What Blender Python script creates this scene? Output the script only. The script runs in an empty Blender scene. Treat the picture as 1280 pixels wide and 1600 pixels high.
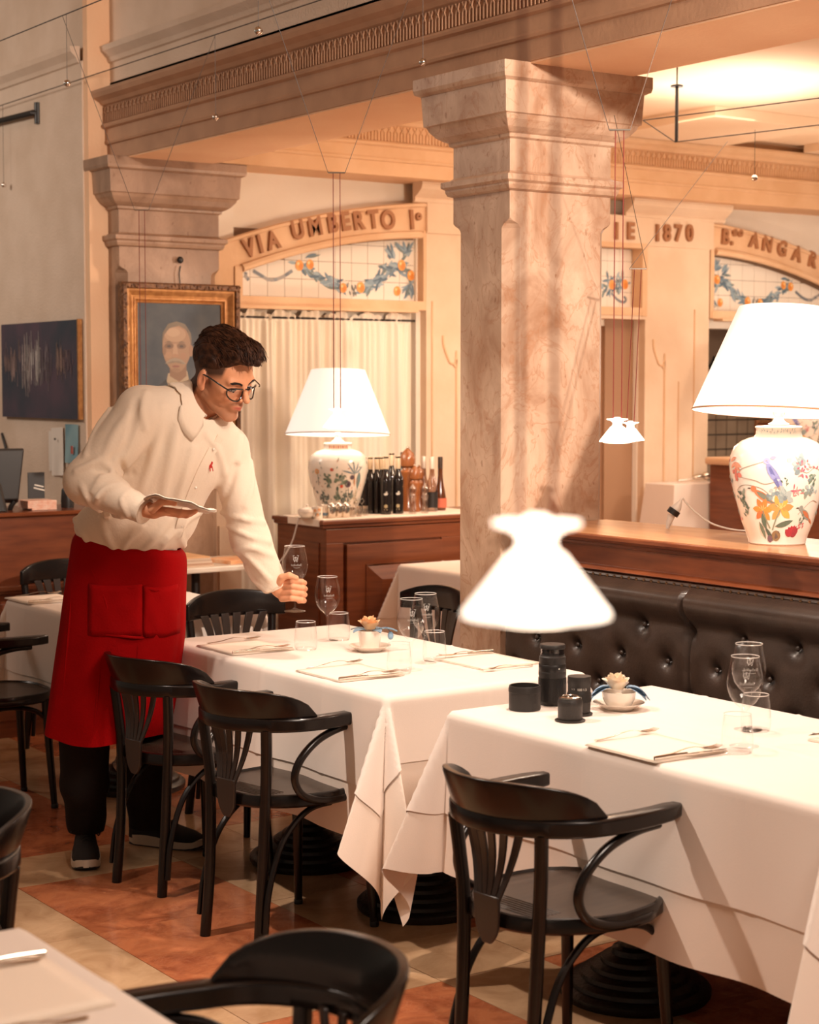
import bpy, bmesh, math, random
import numpy as np
from math import sin, cos, pi, radians, sqrt, atan, atan2, exp
from mathutils import Vector, Matrix
random.seed(7)
SC = bpy.context.scene
COL = SC.collection
# ------------------------------------------------------------------ camera, world, lights, exposure
CAMH, FPX, PITCH, YAW = 1.645, 2820.0, atan(200/2820.0), radians(34.7)
FW = (sin(YAW), cos(YAW)); RT = (cos(YAW), -sin(YAW))
cd = bpy.data.cameras.new('camera'); cam = bpy.data.objects.new('camera', cd); COL.objects.link(cam)
cam.location = (0, 0, CAMH); cam.rotation_euler = (pi/2-PITCH, 0, -YAW)
cd.sensor_fit = 'VERTICAL'; cd.sensor_height = 36; cd.sensor_width = 36; cd.lens = FPX/1600*36
cd.dof.use_dof = True; cd.dof.focus_distance = 5.6; cd.dof.aperture_fstop = 4.8; cd.clip_start = .05
SC.camera = cam
W = bpy.data.worlds.new('world'); SC.world = W; W.use_nodes = True
W.node_tree.nodes['Background'].inputs[0].default_value = (1.0, .80, .60, 1)
W.node_tree.nodes['Background'].inputs[1].default_value = .13
SC.view_settings.view_transform = 'Standard'; SC.view_settings.look = 'None'
SC.view_settings.exposure = 0.35; SC.view_settings.gamma = 1; SC.view_settings.use_curve_mapping = False

def lamp(name, kind, loc, energy, color, size=.1, rot=None, target=None, spot=None, sy=None):
    l = bpy.data.lights.new(name, kind); l.energy = energy; l.color = color
    if kind == 'AREA':
        l.size = size
        if sy: l.shape = 'RECTANGLE'; l.size_y = sy
    else: l.shadow_soft_size = size
    if kind == 'SPOT': l.spot_size = spot or 1.2; l.spot_blend = .6
    o = bpy.data.objects.new(name, l); o.location = loc; COL.objects.link(o)
    if target: o.rotation_euler = (Vector(target)-Vector(loc)).to_track_quat('-Z', 'Y').to_euler()
    elif rot: o.rotation_euler = rot
    return o
WARM = (1, .80, .63); WARM2 = (1, .62, .34); NEUT = (1, .83, .70)
lamp('aisle_halogen', 'SPOT', (1.3, 4.7, 3.3), 240, NEUT, .05, target=(2.75, 3.7, .5), spot=1.15)
lamp('front_halogen', 'SPOT', (3.3, 1.1, 3.0), 620, NEUT, .06, target=(4.25, 5.1, 2.15), spot=.86)
lamp('table_halogen', 'SPOT', (3.35, 3.9, 3.12), 120, NEUT, .05, target=(3.1, 4.0, .76), spot=1.35)
lamp('near_ceiling_light', 'AREA', (2.6, .4, 4.2), 125, NEUT, 1.2, target=(2.6, 3.6, 0))
ld = lamp('left_wall_light', 'AREA', (.6, 9.6, 3.6), 19, (1, .86, .74), 1.0, target=(3.9, 9.3, 2.0)); ld.data.spread = radians(120)
lamp('rear_cove_light', 'AREA', (6.6, 6.6, 2.86), 10, NEUT, 1.0, rot=(pi, 0, 0), sy=1.0)
lamp('rear_room_fill', 'AREA', (6.2, 6.3, 3.1), 28, WARM, 2.2, rot=(0, 0, 0), sy=2.4)  # added overhead fill for the rear room, no fitting modelled
lamp('rear_room_fill', 'AREA', (8.6, 5.8, 3.05), 26, WARM, 2.2, rot=(0, 0, 0), sy=2.4)  # second added fill panel, over the right of the rear room
lamp('arch_fill_spot', 'SPOT', (5.6, 6.0, 2.1), 50, WARM, .08, target=(5.4, 8.35, 2.1), spot=1.9)  # added unseen spot, set low so its light reaches under the beam
lamp('rear_glow_fill', 'POINT', (5.5, 6.5, 1.9), 20, WARM2, .15)  # added point that lifts the soffit; no lamp stands here
lamp('rear_glow_fill', 'POINT', (8.9, 6.6, 1.8), 22, WARM, .15)  # added point brightening the greyish right tympanum
lamp('arch_fill_spot', 'SPOT', (8.0, 5.8, 2.1), 50, WARM, .08, target=(8.0, 8.35, 2.0), spot=1.9)  # same kind of unseen fill for the right arch

# ------------------------------------------------------------------ pixel helpers (photo frame 1280x1600 -> points on real planes)
def ray(px, py):
    a = (px-640)/FPX; b = (800-py)/FPX
    fx = cos(PITCH)+b*sin(PITCH); z = -sin(PITCH)+b*cos(PITCH)
    return FW[0]*fx+RT[0]*a, FW[1]*fx+RT[1]*a, z, fx, a
def atz(px, py, z):
    r = ray(px, py); t = (z-CAMH)/r[2]; return Vector((r[0]*t, r[1]*t, z))
def atd(px, py, d):
    r = ray(px, py); t = d/r[3]; return Vector((r[0]*t, r[1]*t, CAMH+r[2]*t))
def aty(px, py, Y):
    r = ray(px, py); t = Y/r[1]; return Vector((r[0]*t, Y, CAMH+r[2]*t))
def atx(px, py, X):
    r = ray(px, py); t = X/r[0]; return Vector((X, r[1]*t, CAMH+r[2]*t))

# ------------------------------------------------------------------ materials
def nt(m): return m.node_tree.nodes, m.node_tree.links
def mat(name, col, rough=.5, metal=0, c2=None, ns=8, nd=4, stretch=(1, 1, 1), amt=(.35, .65), bump=0, bs=40, coat=0, emit=None, es=0, sheen=0, spec=.5, vcol=None, sub=0, distort=0):
    m = bpy.data.materials.new(name); m.use_nodes = True; N, L = nt(m); b = N['Principled BSDF']
    b.inputs['Base Color'].default_value = (*col, 1); b.inputs['Roughness'].default_value = rough; b.inputs['Metallic'].default_value = metal
    b.inputs['Coat Weight'].default_value = coat; b.inputs['Coat Roughness'].default_value = .12
    b.inputs['Specular IOR Level'].default_value = spec
    if sheen: b.inputs['Sheen Weight'].default_value = sheen
    if sub: b.inputs['Subsurface Weight'].default_value = sub; b.inputs['Subsurface Radius'].default_value = (.02, .008, .004)
    if emit: b.inputs['Emission Color'].default_value = (*emit, 1); b.inputs['Emission Strength'].default_value = es
    if c2 or bump or ns < 0:
        tc = N.new('ShaderNodeTexCoord'); mp = N.new('ShaderNodeMapping'); mp.inputs['Scale'].default_value = stretch
        L.new(tc.outputs['Object'], mp.inputs[0])
    if c2:
        n = N.new('ShaderNodeTexNoise'); n.inputs['Scale'].default_value = ns; n.inputs['Detail'].default_value = nd; n.inputs['Distortion'].default_value = distort
        L.new(mp.outputs[0], n.inputs['Vector']); r = N.new('ShaderNodeValToRGB')
        r.color_ramp.elements[0].position = amt[0]; r.color_ramp.elements[1].position = amt[1]
        r.color_ramp.elements[0].color = (*col, 1); r.color_ramp.elements[1].color = (*c2, 1)
        L.new(n.outputs[0], r.inputs[0]); L.new(r.outputs[0], b.inputs['Base Color'])
    if vcol:
        a = N.new('ShaderNodeAttribute'); a.attribute_name = 'Col'; L.new(a.outputs['Color'], b.inputs['Base Color'])
    if bump:
        n2 = N.new('ShaderNodeTexNoise'); n2.inputs['Scale'].default_value = bs; n2.inputs['Detail'].default_value = 3
        L.new(mp.outputs[0], n2.inputs['Vector']); bp = N.new('ShaderNodeBump'); bp.inputs['Strength'].default_value = bump; bp.inputs['Distance'].default_value = .01
        L.new(n2.outputs[0], bp.inputs['Height']); L.new(bp.outputs[0], b.inputs['Normal'])
    return m
def marble(name, base, dark, vein, sc=3.0, rough=.35, coat=0, stretch=(1, 1, 1), speck=True, vst=.22):
    m = bpy.data.materials.new(name); m.use_nodes = True; N, L = nt(m); b = N['Principled BSDF']
    b.inputs['Roughness'].default_value = rough; b.inputs['Coat Weight'].default_value = coat; b.inputs['Coat Roughness'].default_value = .15
    tc = N.new('ShaderNodeTexCoord'); mp = N.new('ShaderNodeMapping'); mp.inputs['Scale'].default_value = stretch
    L.new(tc.outputs['Object'], mp.inputs[0])
    n = N.new('ShaderNodeTexNoise'); n.inputs['Scale'].default_value = sc; n.inputs['Detail'].default_value = 8; n.inputs['Roughness'].default_value = .62; n.inputs['Distortion'].default_value = .9
    L.new(mp.outputs[0], n.inputs['Vector'])
    r = N.new('ShaderNodeValToRGB'); e = r.color_ramp.elements
    e[0].position = .32; e[0].color = (*dark, 1); e[1].position = .62; e[1].color = (*base, 1)
    x = e.new(.46); x.color = tuple(.5*(dark[i]+base[i]) for i in range(3))+(1,)
    L.new(n.outputs[0], r.inputs[0])
    n3 = N.new('ShaderNodeTexNoise'); n3.inputs['Scale'].default_value = sc*1.7; n3.inputs['Detail'].default_value = 6; n3.inputs['Distortion'].default_value = 1.8
    L.new(mp.outputs[0], n3.inputs['Vector'])
    r3 = N.new('ShaderNodeValToRGB'); e = r3.color_ramp.elements; e[0].position = .485; e[0].color = (0, 0, 0, 1); e[1].position = .53; e[1].color = (0, 0, 0, 1)
    x = e.new(.505); x.color = (1, 1, 1, 1); L.new(n3.outputs[0], r3.inputs[0])
    mx = N.new('ShaderNodeMixRGB'); mx.inputs[2].default_value = (*vein, 1)
    ml = N.new('ShaderNodeMath'); ml.operation = 'MULTIPLY'; ml.inputs[1].default_value = vst; L.new(r3.outputs[0], ml.inputs[0])
    L.new(ml.outputs[0], mx.inputs[0]); L.new(r.outputs[0], mx.inputs[1]); out = mx
    if speck:
        n4 = N.new('ShaderNodeTexNoise'); n4.inputs['Scale'].default_value = sc*9; n4.inputs['Detail'].default_value = 2
        L.new(mp.outputs[0], n4.inputs['Vector']); r4 = N.new('ShaderNodeValToRGB'); r4.color_ramp.elements[0].position = .66; r4.color_ramp.elements[1].position = .74
        r4.color_ramp.elements[0].color = (0, 0, 0, 1); L.new(n4.outputs[0], r4.inputs[0])
        m5 = N.new('ShaderNodeMath'); m5.operation = 'MULTIPLY'; m5.inputs[1].default_value = .6; L.new(r4.outputs[0], m5.inputs[0])
        mx2 = N.new('ShaderNodeMixRGB'); mx2.inputs[2].default_value = (vein[0]*.7, vein[1]*.7, vein[2]*.7, 1)
        L.new(m5.outputs[0], mx2.inputs[0]); L.new(mx.outputs[0], mx2.inputs[1]); out = mx2
    L.new(out.outputs[0], b.inputs['Base Color'])
    return m
def glassmat(name, tint=(1, 1, 1), edge=.55, base=.04):
    m = bpy.data.materials.new(name); m.use_nodes = True; N, L = nt(m); N.remove(N['Principled BSDF']); o = N['Material Output']
    t = N.new('ShaderNodeBsdfTransparent'); t.inputs[0].default_value = (*tint, 1)
    g = N.new('ShaderNodeBsdfGlossy'); g.inputs['Roughness'].default_value = .02
    lw = N.new('ShaderNodeLayerWeight'); lw.inputs[0].default_value = .5
    p = N.new('ShaderNodeMath'); p.operation = 'POWER'; p.inputs[1].default_value = 3.0; L.new(lw.outputs['Facing'], p.inputs[0])
    ma = N.new('ShaderNodeMath'); ma.operation = 'MULTIPLY_ADD'; ma.inputs[1].default_value = edge; ma.inputs[2].default_value = base; L.new(p.outputs[0], ma.inputs[0])
    mx = N.new('ShaderNodeMixShader'); L.new(ma.outputs[0], mx.inputs[0]); L.new(t.outputs[0], mx.inputs[1]); L.new(g.outputs[0], mx.inputs[2]); L.new(mx.outputs[0], o.inputs[0])
    return m
def shademat(name, col, es, trans=.5):
    m = bpy.data.materials.new(name); m.use_nodes = True; N, L = nt(m); b = N['Principled BSDF']
    b.inputs['Base Color'].default_value = (*col, 1); b.inputs['Roughness'].default_value = .8
    b.inputs['Emission Color'].default_value = (*col, 1); b.inputs['Emission Strength'].default_value = es
    return m
M = dict(
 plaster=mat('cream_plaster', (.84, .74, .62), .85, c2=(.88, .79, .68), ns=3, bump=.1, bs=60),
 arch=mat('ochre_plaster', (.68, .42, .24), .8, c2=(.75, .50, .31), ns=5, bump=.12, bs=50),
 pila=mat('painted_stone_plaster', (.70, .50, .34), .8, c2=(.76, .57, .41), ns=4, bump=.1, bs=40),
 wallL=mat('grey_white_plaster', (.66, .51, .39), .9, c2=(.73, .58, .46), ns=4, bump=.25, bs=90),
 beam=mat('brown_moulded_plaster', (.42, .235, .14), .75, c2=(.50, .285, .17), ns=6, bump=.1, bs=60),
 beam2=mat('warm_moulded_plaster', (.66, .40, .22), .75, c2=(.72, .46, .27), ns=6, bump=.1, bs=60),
 soffit=mat('soffit_plaster', (.82, .50, .30), .85, c2=(.86, .56, .35), ns=3, bump=.1, bs=60),
 ceil=mat('ceiling_plaster', (.84, .63, .43), .85, c2=(.88, .69, .50), ns=2, bump=.05, bs=60),
 colm=marble('veined_column_marble', (.70, .50, .36), (.40, .22, .13), (.42, .17, .07), 4.6, .4, stretch=(1, 1, .6), vst=.45),
 colb=marble('brown_pilaster_marble', (.40, .25, .165), (.25, .145, .09), (.22, .10, .05), 4.2, .4, stretch=(1, 1, .6)),
 tred=marble('red_floor_marble', (.56, .19, .08), (.27, .07, .03), (.62, .34, .20), 7, .16, .25, speck=False, vst=.15),
 tbei=marble('beige_floor_marble', (.62, .40, .23), (.42, .24, .125), (.40, .22, .12), 5, .16, .25, speck=False, vst=.12),
 grout=mat('floor_grout', (.20, .12, .07), .8),
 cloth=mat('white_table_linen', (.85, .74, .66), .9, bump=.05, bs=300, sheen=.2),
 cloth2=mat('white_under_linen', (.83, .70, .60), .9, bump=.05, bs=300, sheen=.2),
 nap=mat('white_napkin_linen', (.88, .75, .63), .9, bump=.1, bs=350),
 black=mat('black_lacquered_wood', (.0065, .0035, .0028), .27, coat=.18, spec=.35, bump=.03, bs=30),
 iron=mat('black_cast_iron', (.008, .005, .004), .38, bump=.25, bs=70),
 wood=mat('dark_cherry_wood', (.13, .032, .010), .38, c2=(.22, .062, .020), ns=5, nd=6, stretch=(.6, .6, 9), amt=(.3, .7), coat=.25, bump=.06, bs=60),
 woodh=mat('red_brown_counter_wood', (.11, .024, .007), .34, c2=(.20, .052, .016), ns=4, nd=6, stretch=(1.2, 1.2, 8), amt=(.3, .7), coat=.35, bump=.05, bs=60),
 woodt=mat('polished_top_wood', (.42, .17, .06), .3, c2=(.55, .27, .11), ns=4, nd=6, stretch=(5, .8, 1), coat=.4),
 leather=mat('brown_black_leather', (.026, .014, .009), .40, c2=(.038, .021, .014), ns=12, bump=.08, bs=140, coat=.12),
 metal=mat('polished_steel', (.75, .68, .60), .18, 1),
 brass=mat('aged_brass_studs', (.20, .12, .07), .3, 1),
 cabdk=mat('dark_cable', (.05, .03, .02), .5),
 cord=mat('red_brown_cord', (.16, .02, .012), .6),
 chrome=mat('chrome_ball', (.85, .80, .75), .08, 1),
 porc=mat('glazed_white_porcelain', (.88, .78, .68), .2, coat=.5),
 glass=glassmat('clear_thin_glass'),
 glassd=glassmat('clear_glass_base', edge=.22, base=.05),
 curtain=mat('cream_curtain_fabric', (.84, .74, .61), .9, bump=.1, bs=200, sheen=.3),
 letter=mat('carved_brown_letter', (.36, .155, .065), .6),
 tile=mat('glazed_white_tile', (.84, .76, .66), .25, coat=.3),
 paint=mat('painted_decoration', (1, 1, 1), .45, vcol=True),
 bottle=mat('dark_bottle_glass', (.012, .008, .007), .08, coat=.6),
 blackpl=mat('black_plastic', (.016, .013, .012), .4),
 rubber=mat('black_rubberised_metal', (.022, .018, .016), .5, bump=.1, bs=200),
 white=mat('white_plastic', (.85, .80, .74), .4),
 gilt=mat('gilded_frame_wood', (.36, .15, .045), .35, .35, c2=(.50, .24, .08), ns=30, bump=.2, bs=60),
 giltd=mat('dark_carved_frame_wood', (.085, .033, .013), .45, .2, c2=(.20, .085, .03), ns=50, bump=.5, bs=60),
)
# ------------------------------------------------------------------ mesh building
class MB:
    def __init__(s): s.v = []; s.f = []; s.c = []
    def add(s, vs, fs, col=None):
        o = len(s.v); s.v += [tuple(v) for v in vs]; s.f += [tuple(i+o for i in f) for f in fs]; s.c += [col]*len(fs); return s
    def box(s, lo, hi, col=None, rz=0, c=None):
        x0, y0, z0 = lo; x1, y1, z1 = hi
        vs = [(x0, y0, z0), (x1, y0, z0), (x1, y1, z0), (x0, y1, z0), (x0, y0, z1), (x1, y0, z1), (x1, y1, z1), (x0, y1, z1)]
        if rz:
            cx, cy = c or ((x0+x1)/2, (y0+y1)/2)
            vs = [(cx+(x-cx)*cos(rz)-(y-cy)*sin(rz), cy+(x-cx)*sin(rz)+(y-cy)*cos(rz), z) for x, y, z in vs]
        return s.add(vs, [(0, 3, 2, 1), (4, 5, 6, 7), (0, 1, 5, 4), (1, 2, 6, 5), (2, 3, 7, 6), (3, 0, 4, 7)], col)
    def lathe(s, prof, n=32, c=(0, 0, 0), col=None, cap=True, wob=None):
        vs = []; fs = []
        for r, z in prof:
            for k in range(n):
                a = 2*pi*k/n; vs.append((c[0]+r*cos(a), c[1]+r*sin(a), c[2]+z))
        for i in range(len(prof)-1):
            for k in range(n):
                fs.append((i*n+k, i*n+(k+1) % n, (i+1)*n+(k+1) % n, (i+1)*n+k))
        if cap:
            if prof[0][0] > 1e-6: fs.append(tuple(range(n-1, -1, -1)))
            if prof[-1][0] > 1e-6: fs.append(tuple((len(prof)-1)*n+k for k in range(n)))
        return s.add(vs, fs, col)
    def tube(s, pts, r, n=10, col=None, flat=None, up=None, cap=True):
        P = [Vector(p) for p in pts]; m = len(P); R = r if isinstance(r, (list, tuple)) else [r]*m
        vs = []; fs = []; u = None
        for i in range(m):
            t = (P[min(i+1, m-1)]-P[max(i-1, 0)]).normalized()
            if up is not None: u = Vector(up) - t*t.dot(Vector(up)); u.normalize()
            elif u is None:
                a = Vector((0, 0, 1)) if abs(t.z) < .9 else Vector((1, 0, 0)); u = (a-t*t.dot(a)).normalized()
            else: u = (u-t*t.dot(u)).normalized()
            w = t.cross(u)
            fw = flat if flat else 1.0
            for k in range(n):
                a = 2*pi*k/n; vs.append(P[i]+u*(R[i]*cos(a))+w*(R[i]*fw*sin(a)))
        for i in range(m-1):
            for k in range(n): fs.append((i*n+k, i*n+(k+1) % n, (i+1)*n+(k+1) % n, (i+1)*n+k))
        if cap: fs.append(tuple(range(n-1, -1, -1))); fs.append(tuple((m-1)*n+k for k in range(n)))
        return s.add(vs, fs, col)
    def ball(s, c, r, n=16, m=10, col=None):
        rx, ry, rz = r if isinstance(r, (tuple, list)) else (r, r, r)
        vs = [(c[0], c[1], c[2]-rz)]; fs = []
        for i in range(1, m):
            a = -pi/2+pi*i/m
            for k in range(n):
                b = 2*pi*k/n; vs.append((c[0]+rx*cos(a)*cos(b), c[1]+ry*cos(a)*sin(b), c[2]+rz*sin(a)))
        vs.append((c[0], c[1], c[2]+rz)); L = len(vs)-1
        for k in range(n):
            fs.append((0, 1+(k+1) % n, 1+k)); fs.append((L, L-n+k, L-n+(k+1) % n))
        for i in range(m-2):
            for k in range(n): fs.append((1+i*n+k, 1+i*n+(k+1) % n, 1+(i+1)*n+(k+1) % n, 1+(i+1)*n+k))
        return s.add(vs, fs, col)
    def loft(s, secs, col=None, cap=True, closed=True):
        n = len(secs[0]); vs = [p for q in secs for p in q]; fs = []
        for i in range(len(secs)-1):
            for k in range(n if closed else n-1): fs.append((i*n+k, i*n+(k+1) % n, (i+1)*n+(k+1) % n, (i+1)*n+k))
        if cap and closed: fs.append(tuple(range(n-1, -1, -1))); fs.append(tuple((len(secs)-1)*n+k for k in range(n)))
        return s.add(vs, fs, col)
    def prism(s, poly, z0, z1, col=None, f=None):
        n = len(poly); f = f or (lambda x, y, z: (x, y, z))
        vs = [f(x, y, z0) for x, y in poly]+[f(x, y, z1) for x, y in poly]
        return s.add(vs, [tuple(range(n-1, -1, -1)), tuple(range(n, 2*n))]+[(i, (i+1) % n, n+(i+1) % n, n+i) for i in range(n)], col)
    def xf(s, m):
        s.v = [tuple(m @ Vector(v)) for v in s.v]; return s
    def mesh(s, name):
        me = bpy.data.meshes.new(name); me.from_pydata(s.v, [], s.f)
        if any(c is not None for c in s.c):
            at = me.color_attributes.new('Col', 'FLOAT_COLOR', 'CORNER'); arr = []
            for f, c in zip(s.f, s.c): arr += list((*(c or (1, 1, 1)), 1))*len(f)
            at.data.foreach_set('color', arr)
        me.update(); return me
def ob(name, mb, m, parent=None, smooth=True, bevel=0, loc=None, rz=0, kind=None, fix=True):
    me = mb.mesh(name) if isinstance(mb, MB) else mb
    if isinstance(mb, MB) and fix:
        b = bmesh.new(); b.from_mesh(me); bmesh.ops.recalc_face_normals(b, faces=b.faces); b.to_mesh(me); b.free()
    if m and not me.materials: me.materials.append(m)
    if smooth:
        me.polygons.foreach_set('use_smooth', [True]*len(me.polygons))
        me.set_sharp_from_angle(angle=radians(40))
    o = bpy.data.objects.new(name, me); COL.objects.link(o)
    if parent: o.parent = parent
    if loc: o.location = loc
    if rz: o.rotation_euler = (0, 0, rz)
    if bevel:
        bv = o.modifiers.new('bevel', 'BEVEL'); bv.width = bevel; bv.segments = 2; bv.limit_method = 'ANGLE'; bv.angle_limit = radians(40)
    if kind: o['kind'] = kind
    return o
def thing(name, label, cat, loc=(0, 0, 0), rz=0, group=None):
    o = bpy.data.objects.new(name, None); COL.objects.link(o); o.empty_display_size = .1
    o.location = loc; o.rotation_euler = (0, 0, rz); return tag(o, label, cat, group)
def tag(o, label=None, cat=None, group=None):
    if label: o['label'] = label
    if cat: o['category'] = cat
    if group: o['group'] = group
    return o
def dup(root, loc, rz=None, label=None, group=None, scale=None):
    def cp(o, par):
        c = o.copy(); COL.objects.link(c); c.parent = par
        for ch in list(o.children): cp(ch, c)
        return c
    r = cp(root, None); r.location = loc
    if rz is not None: r.rotation_euler = (0, 0, rz)
    if label: r['label'] = label
    if group: r['group'] = group
    if scale: r.scale = scale
    return r
def struct(name, mb, m, smooth=False, bevel=0, parent=None):
    return ob(name, mb, m, parent, smooth, bevel, kind='structure')
def bez(pts, n=12):
    # Catmull-Rom through points
    P = [Vector(p) for p in pts]; P = [P[0]*2-P[1]]+P+[P[-1]*2-P[-2]]; out = []
    for i in range(1, len(P)-2):
        for k in range(n):
            t = k/n; a, b, c, d = P[i-1:i+3]
            out.append(.5*((2*b)+(c-a)*t+(2*a-5*b+4*c-d)*t*t+(3*b-a-3*c+d)*t**3))
    out.append(P[-2]); return out
# ------------------------------------------------------------------ the room shell
fl = struct('floor', MB().box((-2.5, -3, -.1), (12.5, 12.5, -.004)), M['grout'])
XB = [-.95, -.6, .0, .35, .95, 1.3, 1.9, 2.25, 2.85, 3.2, 3.8, 4.15, 4.75]
YB = [1.23, 1.82, 2.42, 2.77, 3.36, 3.96, 4.31, 4.9, 5.5, 5.85, 6.44, 7.04, 7.39, 7.98, 8.58]
def isred(i, j, w, h): return w > .5 and h > .5
rt = random.Random(3)
for i in range(len(XB)-1):
    for j in range(len(YB)-1):
        x0, x1, y0, y1 = XB[i], XB[i+1], YB[j], YB[j+1]
        cx, cy = (x0+x1)/2, (y0+y1)/2
        if cx < .2 and cy > 5: continue
        g = .0012; red = isred(i, j, x1-x0, y1-y0)
        mb = MB().box((x0+g-cx, y0+g-cy, -.02), (x1-g-cx, y1-g-cy, rt.uniform(-.0003, .0003)))
        o = ob('floor_tile', mb, M['tred'] if red else M['tbei'], fl, False); o.location = (cx, cy, 0)
far = MB().box((4.751, -3, -.02), (12.4, 12, -.0004)).box((-2.4, -3, -.02), (4.749, 1.229, -.0004)).box((-2.4, 8.581, -.02), (4.749, 12, -.0004)).box((-2.4, 1.23, -.02), (-.951, 8.58, -.0004))
o = ob('far_floor_slabs', far, M['tbei'], fl, False); o['kind'] = 'stuff'
far = MB()
for x in np.arange(4.9, 9.5, .95):
    for y in np.arange(1.3, 8, 1.54): far.box((x, y, -.01), (x+.6, y+1.19, .0002))
o = ob('far_red_slabs', far, M['tred'], fl, False); o['kind'] = 'stuff'

# left wall, strip, wall over the beam
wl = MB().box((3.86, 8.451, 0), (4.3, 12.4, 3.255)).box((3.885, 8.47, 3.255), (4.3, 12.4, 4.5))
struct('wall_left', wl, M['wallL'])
struct('wall_left_return', MB().box((3.868, 8.40, 0), (4.3, 8.4505, 4.5)), M['soffit'])  # warm inside light on this return is put into its orange colour
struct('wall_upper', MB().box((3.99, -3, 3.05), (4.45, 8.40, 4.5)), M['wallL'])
# crown moulding on the upper wall
def mould(name, prof, x0, y0, y1, m):   # profile (out, z) swept along Y, outward -X
    secs = [[(x0-o_, y, z) for o_, z in prof] for y in (y0, y1)]
    return struct(name, MB().loft(secs), m)
cr = [(0, 3.245), (.012, 3.25), (.02, 3.27), (.05, 3.30), (.055, 3.325), (0, 3.33)]
mould('trim_1', cr, 3.86, 8.47, 12.4, M['wallL']); mould('trim_2', cr, 3.99, -3, 8.40, M['wallL'])
struct('ceiling_aisle', MB().box((-2.5, -3, 4.5), (4.45, 12.4, 4.6)), M['ceil'])
cl = struct('ceiling_dining', MB().box((4.45, -3, 3.15), (12.5, 8.6, 3.3)), M['ceil'])
# sunk light cove in the dining ceiling edge by the rear beam
struct('trim_3', MB().box((7.0, 7.2, 3.09), (7.9, 8.05, 3.149)).box((8.6, 7.0, 3.10), (12, 8.05, 3.149)), M['ceil'])

# moulded beams: core + profile + fluted frieze
PROF = [(0, 2.765), (0, 2.838), (.012, 2.842), (.016, 2.852), (.012, 2.862), (.012, 2.915), (.030, 2.922), (.034, 2.932), (.028, 2.942), (.016, 2.945),
        (.016, 3.030), (.030, 3.035), (.045, 3.050), (.075, 3.065), (.085, 3.085), (.085, 3.100), (-.02, 3.10), (-.02, 2.765)]
def beam(name, axis, p0, a0, a1, thick, m, m2, top):
    core = MB()
    if axis == 'Y':
        core.loft([[(p0-o_, y, z) for o_, z in PROF] for y in (a0, a1)])
        core.box((p0+.02, a0, 2.765), (p0+thick, a1, top))
    else:
        core.loft([[(x, p0-o_, z) for o_, z in PROF] for x in (a0, a1)])
        core.box((a0, p0+.02, 2.765), (a1, p0+thick, top))
    b = struct(name, core, m)
    fr = MB(); pitch = .042; n = int((a1-a0-.05)/pitch)
    def P(a, out, z): return (p0-out, a, z) if axis == 'Y' else (a, p0-out, z)
    def strip(q0, q1, w, o0=.0155, o1=.0245):
        (a, z), (b_, z2) = q0, q1; d = sqrt((b_-a)**2+(z2-z)**2); nx, nz = -(z2-z)/d*w, (b_-a)/d*w
        c = [(a+nx, z+nz), (a-nx, z-nz), (b_-nx, z2-nz), (b_+nx, z2+nz)]
        fr.add([P(u, o0, v) for u, v in c]+[P(u, o1, v) for u, v in c], [(4, 5, 6, 7), (0, 1, 5, 4), (1, 2, 6, 5), (2, 3, 7, 6), (3, 0, 4, 7)])
    for k in range(n):
        a = a0+.03+k*pitch
        for q in (0, .5):
            strip((a+q*pitch, 2.946), (a+q*pitch, 2.992), .0032)
        strip((a, 2.990), (a+pitch*.55, 3.026), .003); strip((a+pitch*.5, 2.990), (a-pitch*.05, 3.026), .003)
    o = ob('fluted_frieze', fr, m2, b, False); o['kind'] = 'stuff'
    return b
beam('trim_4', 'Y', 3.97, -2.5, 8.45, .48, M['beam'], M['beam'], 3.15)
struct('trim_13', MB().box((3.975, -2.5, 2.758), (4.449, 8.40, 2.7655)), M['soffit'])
beam('trim_5', 'X', 8.15, 4.45, 12.4, .45, M['beam2'], M['beam2'], 3.15)

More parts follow.
